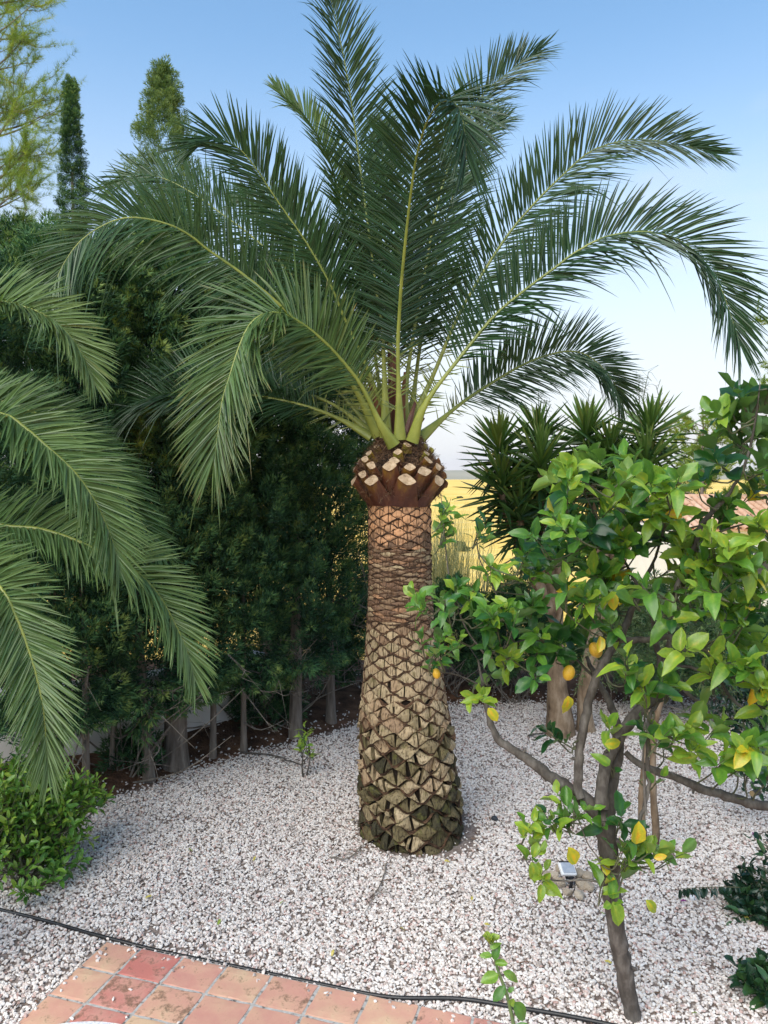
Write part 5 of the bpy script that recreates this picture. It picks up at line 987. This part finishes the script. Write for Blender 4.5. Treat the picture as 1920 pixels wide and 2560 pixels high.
mb.add([q0, q0 + A([w_, 0, 0]), q0 + A([w_, 0, 0]) + up_ * rl_, q0 + up_ * rl_, q0 - A([0, 0, .06]), q0 + A([w_, 0, -.06]), q0 + A([w_, 0, -.06]) + up_ * rl_, q0 + up_ * rl_ - A([0, 0, .06])], [[0, 1, 2, 3], [7, 6, 5, 4], [0, 4, 5, 1], [1, 5, 6, 2], [2, 6, 7, 3], [3, 7, 4, 0]])
qb = q0 + A([0, 2 * math.cos(pitch) * rl_, 0]); upb = A([0, -math.cos(pitch), math.sin(pitch)]); mb.add([qb, qb + A([w_, 0, 0]), qb + A([w_, 0, 0]) + upb * (rl_ - .002), qb + upb * (rl_ - .002)], [[0, 3, 2, 1]])
roof = mb.obj('roof', M['roof_tile'], house)
a = np.linspace(0, np.pi, 7); rt = []
for e, sc_ in ((0, 1.0), (1, .82)): rt += [[.105 * sc_ * math.cos(t), .43 * e, .085 * sc_ * math.sin(t)] for t in a]
for e, sc_ in ((0, .84), (1, .68)): rt += [[.105 * sc_ * math.cos(t), .43 * e, .085 * sc_ * math.sin(t)] for t in a]
RF = [[k, k + 1, k + 8, k + 7] for k in range(6)] + [[14 + k + 1, 14 + k, 21 + k, 21 + k + 1] for k in range(6)] + [[k + 1, k, 14 + k, 14 + k + 1] for k in range(6)]
RT = MB().add(rt, RF).mesh('roof_tile', M['roof_tile'], False)
rrng = random.Random(3)
for c in range(40):
    for r in range(7):
        o = link('roof_tile', RT, roof); p_ = q0 + A([.12 + c * .229, 0, .012]) + up_ * (r * .40 - .06); o.location = p_ + A([rrng.gauss(0, .006), 0, rrng.gauss(0, .005)]); o.rotation_euler = (pitch + .02, rrng.gauss(0, .02), rrng.gauss(0, .025)); o.color = (rrng.uniform(-.5, .7), 0, 0, 1)
    o = link('ridge_tile', RT, roof); p_ = q0 + up_ * rl_ + A([c * .229, .0, -.005]); o.location = p_; o.rotation_euler = (0, 0, -math.pi / 2); o.scale = (1.3, .62, 1.1); o.color = (rrng.uniform(-.4, .7), 0, 0, 1)

# ------------------------------------------------------------------ black irrigation hose along the patio
def edge_pt(c, off): p_ = patio_pt(c, -off); return A([p_[0], p_[1], .004])
hpts = [A([*G(-260, 2215)[:2], .018]), A([*G(-60, 2264)[:2], .018]), A([*G(0, 2281)[:2], .02]), A([*G(110, 2308)[:2], .02]), A([*G(215, 2338)[:2], .02]), A([*edge_pt(.06, .02)[:2], .018]), edge_pt(.4, .02), edge_pt(1.0, .02), edge_pt(1.5, .018), A([*edge_pt(1.95, .016)[:2], .012]), A([*G(1150, 2506)[:2], .022]), A([*G(1300, 2530)[:2], .024]), A([*G(1450, 2556)[:2], .024]), A([*G(1650, 2600)[:2], .02]), A([*G(1950, 2680)[:2], .02])]
mb = MB(); add_tube(mb, spline(hpts, 90), .0125, 10); tag(mb.obj('irrigation_hose', M['hose'], smooth=True), 'black irrigation hose running along the edge of the tiled patio', 'hose')

# ------------------------------------------------------------------ solar lamp in a ring of stones
lb = G(1425, 2215); lamp = thing('solar_lamp', 'white solar garden lamp tilted among a ring of stones', 'lamp', tuple(lb))
def place(o, loc, rot): o.matrix_parent_inverse = Matrix.Translation(-Vector(o.parent.location)); o.location = loc; o.rotation_euler = rot
def bevel_box(name, dims, mat, parent, bev=.006):
    mb = MB(); x_, y_, z_ = [d / 2 for d in dims]; lay = [(-z_, -bev), (-z_ + bev, 0), (z_ - bev, 0), (z_, -bev)]; V = []
    for zz_, ins in lay:
        for sx_, sy_ in ((-1, -1), (1, -1), (1, 1), (-1, 1)):
            for q in ((bev, 0), (0, bev)) if (sx_ * sy_ < 0) else ((0, bev), (bev, 0)): V.append([sx_ * (x_ + ins - q[0]), sy_ * (y_ + ins - q[1]), zz_])
    F = []
    for l_ in range(3):
        for k_ in range(8): F.append([l_ * 8 + k_, l_ * 8 + (k_ + 1) % 8, (l_ + 1) * 8 + (k_ + 1) % 8, (l_ + 1) * 8 + k_])
    mb.add(V, F); V = A(V)
    for ring, fl in ((range(8), True), (range(24, 32), False)):
        vv = V[list(ring)]; mb.add(np.vstack([vv, vv.mean(0)]), [[(k_ + 1) % 8, k_, 8] if fl else [k_, (k_ + 1) % 8, 8] for k_ in range(8)])
    return mb.obj(name, mat, parent)
hc = P(1418, 2172, lb[1] + .02); rot = (math.radians(34), math.radians(8), math.radians(14))
place(bevel_box('housing', (.125, .105, .03), M['white_plastic'], lamp), hc, rot)
Rm = Matrix.Rotation(rot[2], 3, 'Z') @ Matrix.Rotation(rot[1], 3, 'Y') @ Matrix.Rotation(rot[0], 3, 'X')
place(bevel_box('solar_panel', (.10, .082, .008), M['panel'], lamp, .002), Vector(hc) + Rm @ Vector((0, 0, .0168)), rot)
place(bevel_box('frame_bar', (.125, .010, .008), M['black_plastic'], lamp, .002), Vector(hc) + Rm @ Vector((0, .045, .0185)), rot)
place(bevel_box('hinge', (.05, .04, .06), M['black_plastic'], lamp), Vector(hc) + Rm @ Vector((.03, -.03, -.05)), (rot[0] + .5, 0, rot[2]))
mb = MB(); add_tube(mb, spline([Vector(hc) + Rm @ Vector((.02, -.02, -.05)), lb + A([.01, 0, .05]), lb + A([.0, 0, -.06])], 6), [.014, .014, .013, .013, .012, .008], 8); mb.obj('stake', M['black_plastic'], lamp)
mb = MB(); add_tube(mb, spline([lb + A([.03, -.02, .05]), lb + A([.01, -.10, .03]), lb + A([-.02, -.13, .012]), lb + A([-.06, -.15, .01])], 10), .004, 6); mb.obj('cable', M['black_plastic'], lamp)
def stone_mesh(seed, mat='stone'):
    r = np.random.default_rng(seed); n, m = 12, 8; v = np.linspace(0, np.pi, m); a = np.linspace(0, 2 * np.pi, n, endpoint=False)
    V = np.stack([np.sin(v)[:, None] * np.cos(a), np.sin(v)[:, None] * np.sin(a), np.repeat(-np.cos(v)[:, None], n, 1)], -1)
    for _ in range(9):                                                       # chip flat facets off
        nn = unit(r.normal(size=3)); h = r.uniform(.6, .85); dd = V @ nn; V = V - np.maximum(dd - h, 0)[..., None] * nn
    V = V * (1 + .04 * noise3(V * 4, seed))[..., None]; i, j = np.meshgrid(np.arange(m - 1), np.arange(n), indexing='ij'); k = (j + 1) % n
    return MB().add(V.reshape(-1, 3), np.stack([i * n + j, i * n + k, (i + 1) * n + k, (i + 1) * n + j], -1).reshape(-1, 4)).mesh('stone', M[mat], False)
SM = [stone_mesh(k) for k in range(6)]
for k, (px, py, s_, t_) in enumerate(((1342, 2192, .050, -.1), (1362, 2200, .052, .1), (1385, 2198, .05, .4), (1378, 2222, .046, -.2), (1400, 2216, .05, -.1), (1448, 2196, .055, -.3), (1470, 2200, .055, -.1), (1455, 2220, .055, -.2), (1418, 2238, .042, -.1), (1449, 2245, .046, .3), (1475, 2225, .048, -.2), (1400, 2180, .045, 0))):
    p_ = G(px, py); o = link('stone', SM[k % 6]); o.location = (p_[0], p_[1], s_ * .55); o.scale = (s_ * random.uniform(.85, 1.15), s_, s_ * .8); o.rotation_euler = (random.uniform(-.3, .3), random.uniform(-.3, .3), random.uniform(0, 6)); o.color = (t_, 0, 0, 1)
    tag(o, 'fist-sized tan stone in the ring round the white solar lamp', 'stone', 'stones round the solar lamp')
p_ = G(1237, 2052); o = link('slate_stone', stone_mesh(40, 'slate')); o.location = (p_[0], p_[1], .02); o.scale = (.036, .028, .026); tag(o, 'dark blue grey stone lying in the gravel near the big palm', 'stone')
p_ = G(1731, 2252); o = link('round_pebble', stone_mesh(41, 'white_plastic')); o.location = (p_[0], p_[1], .022); o.scale = (.024, .024, .024); tag(o, 'round white pebble below the bougainvillea runner', 'pebble')

# ------------------------------------------------------------------ things lying about
def twig_thing(px_pts, rad, label, seed, name='fallen_twig', mat='dead_wood', fork=2):
    r = np.random.default_rng(seed); c = spline([A([*G(px, py)[:2], .024 + .01 * r.random()]) for px, py in px_pts], 16); c[:, :2] += r.normal(0, .006, (16, 2)); mb = MB(); add_tube(mb, c, np.linspace(rad, rad * .4, 16), 6)
    for _ in range(fork):
        q = c[r.integers(4, 14)]; add_tube(mb, [q, q + A([r.normal(0, .05), r.normal(0, .05), .008]), q + A([r.normal(0, .1), r.normal(0, .1), .0])], [rad * .5, rad * .4, rad * .2], 5)
    tag(mb.obj(name, M[mat]), label, 'twig')
twig_thing([(600, 1888), (680, 1895), (730, 1910), (757, 1922)], .012, 'dark crooked twig lying next to the citrus seedling', 1, mat='bark_lemon')
twig_thing([(965, 2165), (958, 2200), (940, 2240), (912, 2290)], .007, 'thin dry twig lying in the gravel in front of the big palm', 2)
twig_thing([(825, 2150), (860, 2155), (890, 2142), (905, 2120)], .008, 'forked dry twig lying against the foot of the big palm', 3)
twig_thing([(1320, 1845), (1360, 1838), (1400, 1842)], .012, 'short dark branch lying at the foot of the yucca', 4, mat='bark_lemon')
twig_thing([(232, 1965), (280, 1920), (320, 1870), (345, 1860)], .022, 'long bare grey branch lying under the hedge behind the slim trunk', 5, name='fallen_branch', fork=3)
FL = leaf_meshes(ST[:3], 'shrub_leaf')
for k, (px, py) in enumerate(((551, 2308), (835, 2385), (1110, 2160), (700, 2270), (640, 2150), (1530, 2420), (1730, 2545), (1000, 2330), (1210, 2320), (470, 2130), (380, 2250), (1860, 2300), (1500, 2290), (880, 2060), (1180, 2250))):
    p_ = G(px, py); o = link('fallen_leaf', FL[k % 3]); o.location = (p_[0], p_[1], .03); o.scale = (.05,) * 3; o.rotation_euler = (random.uniform(-.4, .4), random.uniform(-.4, .4), random.uniform(0, 6)); o.color = (1.0 if k % 3 else .8, 0, 0, 1)
    tag(o, 'small dry leaf fallen on the white gravel', 'leaf', 'leaves fallen on the gravel')
for k, (px, py) in enumerate(((1886, 2100), (1843, 2255), (1700, 2262))):
    p_ = G(px, py); o = link('fallen_petal', FL[k % 3].copy()); o.data.materials.clear(); o.data.materials.append(M['dark_leaf']); o.location = (p_[0], p_[1], .03); o.scale = (.055,) * 3; o.rotation_euler = (.5, .3, k * 2.0); o.color = (1.0, 0, 0, 1)
    tag(o, 'purple bougainvillea petal fallen on the gravel', 'petal', 'purple petals on the gravel')

# ------------------------------------------------------------------ young shoot in a pot at the edge of the patio
sh = P(1290, 2600, 3.75); shoot = thing('potted_shoot', 'young shoot with reddish tip growing from a pot on the patio', 'potted plant', (sh[0] + .03, sh[1], .017))
pc = A([sh[0] + .03, sh[1], .017]); mb = MB(); zz = A([0, .0, .02, .12, .125, .16, .16, .14, .135]); rr_ = A([.001, .07, .075, .095, .105, .107, .097, .09, .001]); aa = np.linspace(0, 2 * np.pi, 28, endpoint=False)
V = np.stack([pc[0] + rr_[:, None] * np.cos(aa), pc[1] + rr_[:, None] * np.sin(aa), pc[2] + np.repeat(zz[:, None], 28, 1)], -1).reshape(-1, 3); i, j = np.meshgrid(np.arange(8), np.arange(28), indexing='ij'); k = (j + 1) % 28
mb.add(V, np.stack([i * 28 + j, i * 28 + k, (i + 1) * 28 + k, (i + 1) * 28 + j], -1).reshape(-1, 4)); mb.obj('pot', M['pot'], shoot, smooth=False)
mb = MB(); st_ = spline([pc + A([0, 0, .13]), P(1288, 2580, 3.75), P(1268, 2490, 3.75), P(1243, 2420, 3.75), P(1232, 2370, 3.75), P(1224, 2345, 3.75)], 24); add_tube(mb, st_, np.linspace(.012, .0055, 24), 8); mb.obj('stem', M['green_stem'], shoot, smooth=True)
sl = []
for px, py, dx, dy, dz, s_, t_ in ((1230, 2388, -1, -.2, .15, .062, .60), (1234, 2398, .25, -.2, 1, .075, .22), (1238, 2408, 1, -.3, .1, .062, .6), (1246, 2436, -1, -.3, -.25, .095, .62), (1258, 2430, 1, -.3, -.1, .088, .62), (1262, 2465, -.7, -.3, -.7, .09, .25), (1283, 2505, .7, -.3, -.75, .115, .45), (1278, 2515, .3, -.2, .9, .055, .7), (1292, 2560, 1, -.4, -.3, .09, .42), (1226, 2372, .5, -.2, .7, .05, .6), (1270, 2480, .6, -.2, .7, .04, .3)):
    sl.append((P(px, py, 3.74), unit(A([dx, dy, dz])), unit(A([-dx * .3, -.6, .8])), s_ * 1.05, t_))
for k in range(9): a_ = k * 2.4; sl.append((st_[-1] - A([0, 0, .01 + .003 * k]), unit(A([math.cos(a_) * .55, math.sin(a_) * .5, 1.0 - .07 * k])), unit(A([-math.cos(a_), -math.sin(a_), .4])), .045 + .003 * k, .80 + .015 * (k % 4)))
place_leaves(shoot, sl, LT, 'shrub_leaf', 60)
# round white table at the patio's near end
tcn = A([P(228, 2550, 3.42)[0], 3.42 - .60]); tab = thing('round_table', 'round white speckled table top just reaching into view on the patio', 'table', (tcn[0], tcn[1], .017)); tz = P(228, 2550, 3.42)[2]
mb = MB(); zz = A([tz - .035, tz - .035, tz - .03, tz - .008, tz, tz]); rr_ = A([.001, .585, .60, .60, .592, .001]); aa = np.linspace(0, 2 * np.pi, 64, endpoint=False)
V = np.stack([tcn[0] + rr_[:, None] * np.cos(aa), tcn[1] + rr_[:, None] * np.sin(aa), np.repeat(zz[:, None], 64, 1)], -1).reshape(-1, 3); i, j = np.meshgrid(np.arange(5), np.arange(64), indexing='ij'); k = (j + 1) % 64
mb.add(V, np.stack([i * 64 + j, i * 64 + k, (i + 1) * 64 + k, (i + 1) * 64 + j], -1).reshape(-1, 4)); mb.obj('top', M['terrazzo'], tab)
mb = MB(); add_tube(mb, A([[tcn[0], tcn[1], z_] for z_ in (.02, .05, .06, .2, tz - .05, tz - .035)]), [.26, .26, .07, .05, .05, .09], 20); mb.obj('pedestal', M['white_plastic'], tab)

# ------------------------------------------------------------------ the air: far hills fade
hm = bpy.data.materials.new('haze'); hm.use_nodes = True; hn = hm.node_tree; hn.nodes.clear()
ho = hn.nodes.new('ShaderNodeOutputMaterial'); hv = hn.nodes.new('ShaderNodeVolumePrincipled'); hv.inputs['Color'].default_value = (.90, .92, .96, 1); hv.inputs['Density'].default_value = 0.0002
hn.links.new(hv.outputs[0], ho.inputs['Volume'])
mb = MB(); box(mb, (0, 0, 25.0), (5900, 5900, 90.0)); stuff(mb.obj('haze', hm))

# ------------------------------------------------------------------ dry litter between the stones: needles, bits of bark and leaf
n = 9000; x = U(-5.5, 5.5, n); y = U(3.6, 11, n); sH = hedge_s(x, y); dpl = np.hypot(x - palm_c[0], y - palm_c[1])
pk = 0.10 + 0.9 * sstep(-1.0, .1, sH) * sstep(1.6, .4, sH) + .75 * (1 - sstep(.45, 1.1, dpl)) + .35 * sstep(.45, .9, noise3(np.stack([x * 1.6, y * 1.6, 0 * x], -1), 33)) + .3 * sstep(-1.6, -2.4, x)
m_ = (rng.random(n) < pk) & ~in_patio(x, y, -.03) & (dpl > .46); x, y = x[m_], y[m_]; n = len(x)
a = U(0, 6.28, n); ln = np.where(rng.random(n) < .7, U(.015, .05, n), U(.05, .12, n)); w_ = np.where(ln < .05, U(.002, .006, n), .0025); d = np.stack([np.cos(a), np.sin(a), rng.normal(0, .12, n)], -1); c = np.stack([-np.sin(a), np.cos(a), rng.normal(0, .3, n)], -1) * w_[:, None]
p_ = np.stack([x, y, gz(x, y) + .019], -1); Vl = np.stack([p_ - d * ln[:, None] / 2 - c, p_ - d * ln[:, None] / 2 + c, p_ + d * ln[:, None] / 2 + c * .4, p_ + A([0, 0, .004]) - c], 1)
lit = stuff(MB().add(Vl.reshape(-1, 3), np.arange(4 * n).reshape(-1, 4), np.repeat(U(-.6, .5, n), 4)).obj('leaf_litter', M['fibre'])); tag(lit, 'dry brown needles and bark bits strewn over the gravel', 'litter')

def scrub_mesh(seed):
    r = np.random.default_rng(seed); n = 420; v = unit(r.normal(size=(n, 3))); v[:, 2] = np.abs(v[:, 2]); p_ = v * (r.uniform(.55, 1, n) * (1 + .3 * noise3(v * 3, seed)))[:, None] * A([1, 1, .8]); R = frames(unit(v + r.normal(0, .5, (n, 3))), r.normal(size=(n, 3))); b = MB()
    scatter(b, A([[-.5, 0, 0], [.5, 0, 0], [0, 1, 0]]), A([[0, 1, 2]]), R, p_, np.full(n, .26), np.clip(r.normal(.45, .2, n), 0, 1)); return b.mesh('field_shrub', M['grey_leaf'])
FS = [scrub_mesh(k) for k in range(3)]; fr_ = random.Random(9)
for k in range(9):
    d_ = fr_.uniform(45, 240); px = fr_.uniform(700, 1720) if k > 11 else fr_.uniform(1085, 1260); x_ = (px - 960) / 1920 * d_; o = link('field_shrub', FS[k % 3]); sc_ = fr_.uniform(.2, .4) * (1 + d_ / 200); o.location = (x_, d_, float(terrain_z(A([x_]), A([d_]))[0])); o.scale = (sc_ * fr_.uniform(.9, 1.5), sc_, sc_); o.rotation_euler = (0, 0, fr_.uniform(0, 6))
    tag(o, 'small olive green shrub dotted on the golden field', 'shrub', 'shrubs on the golden field')
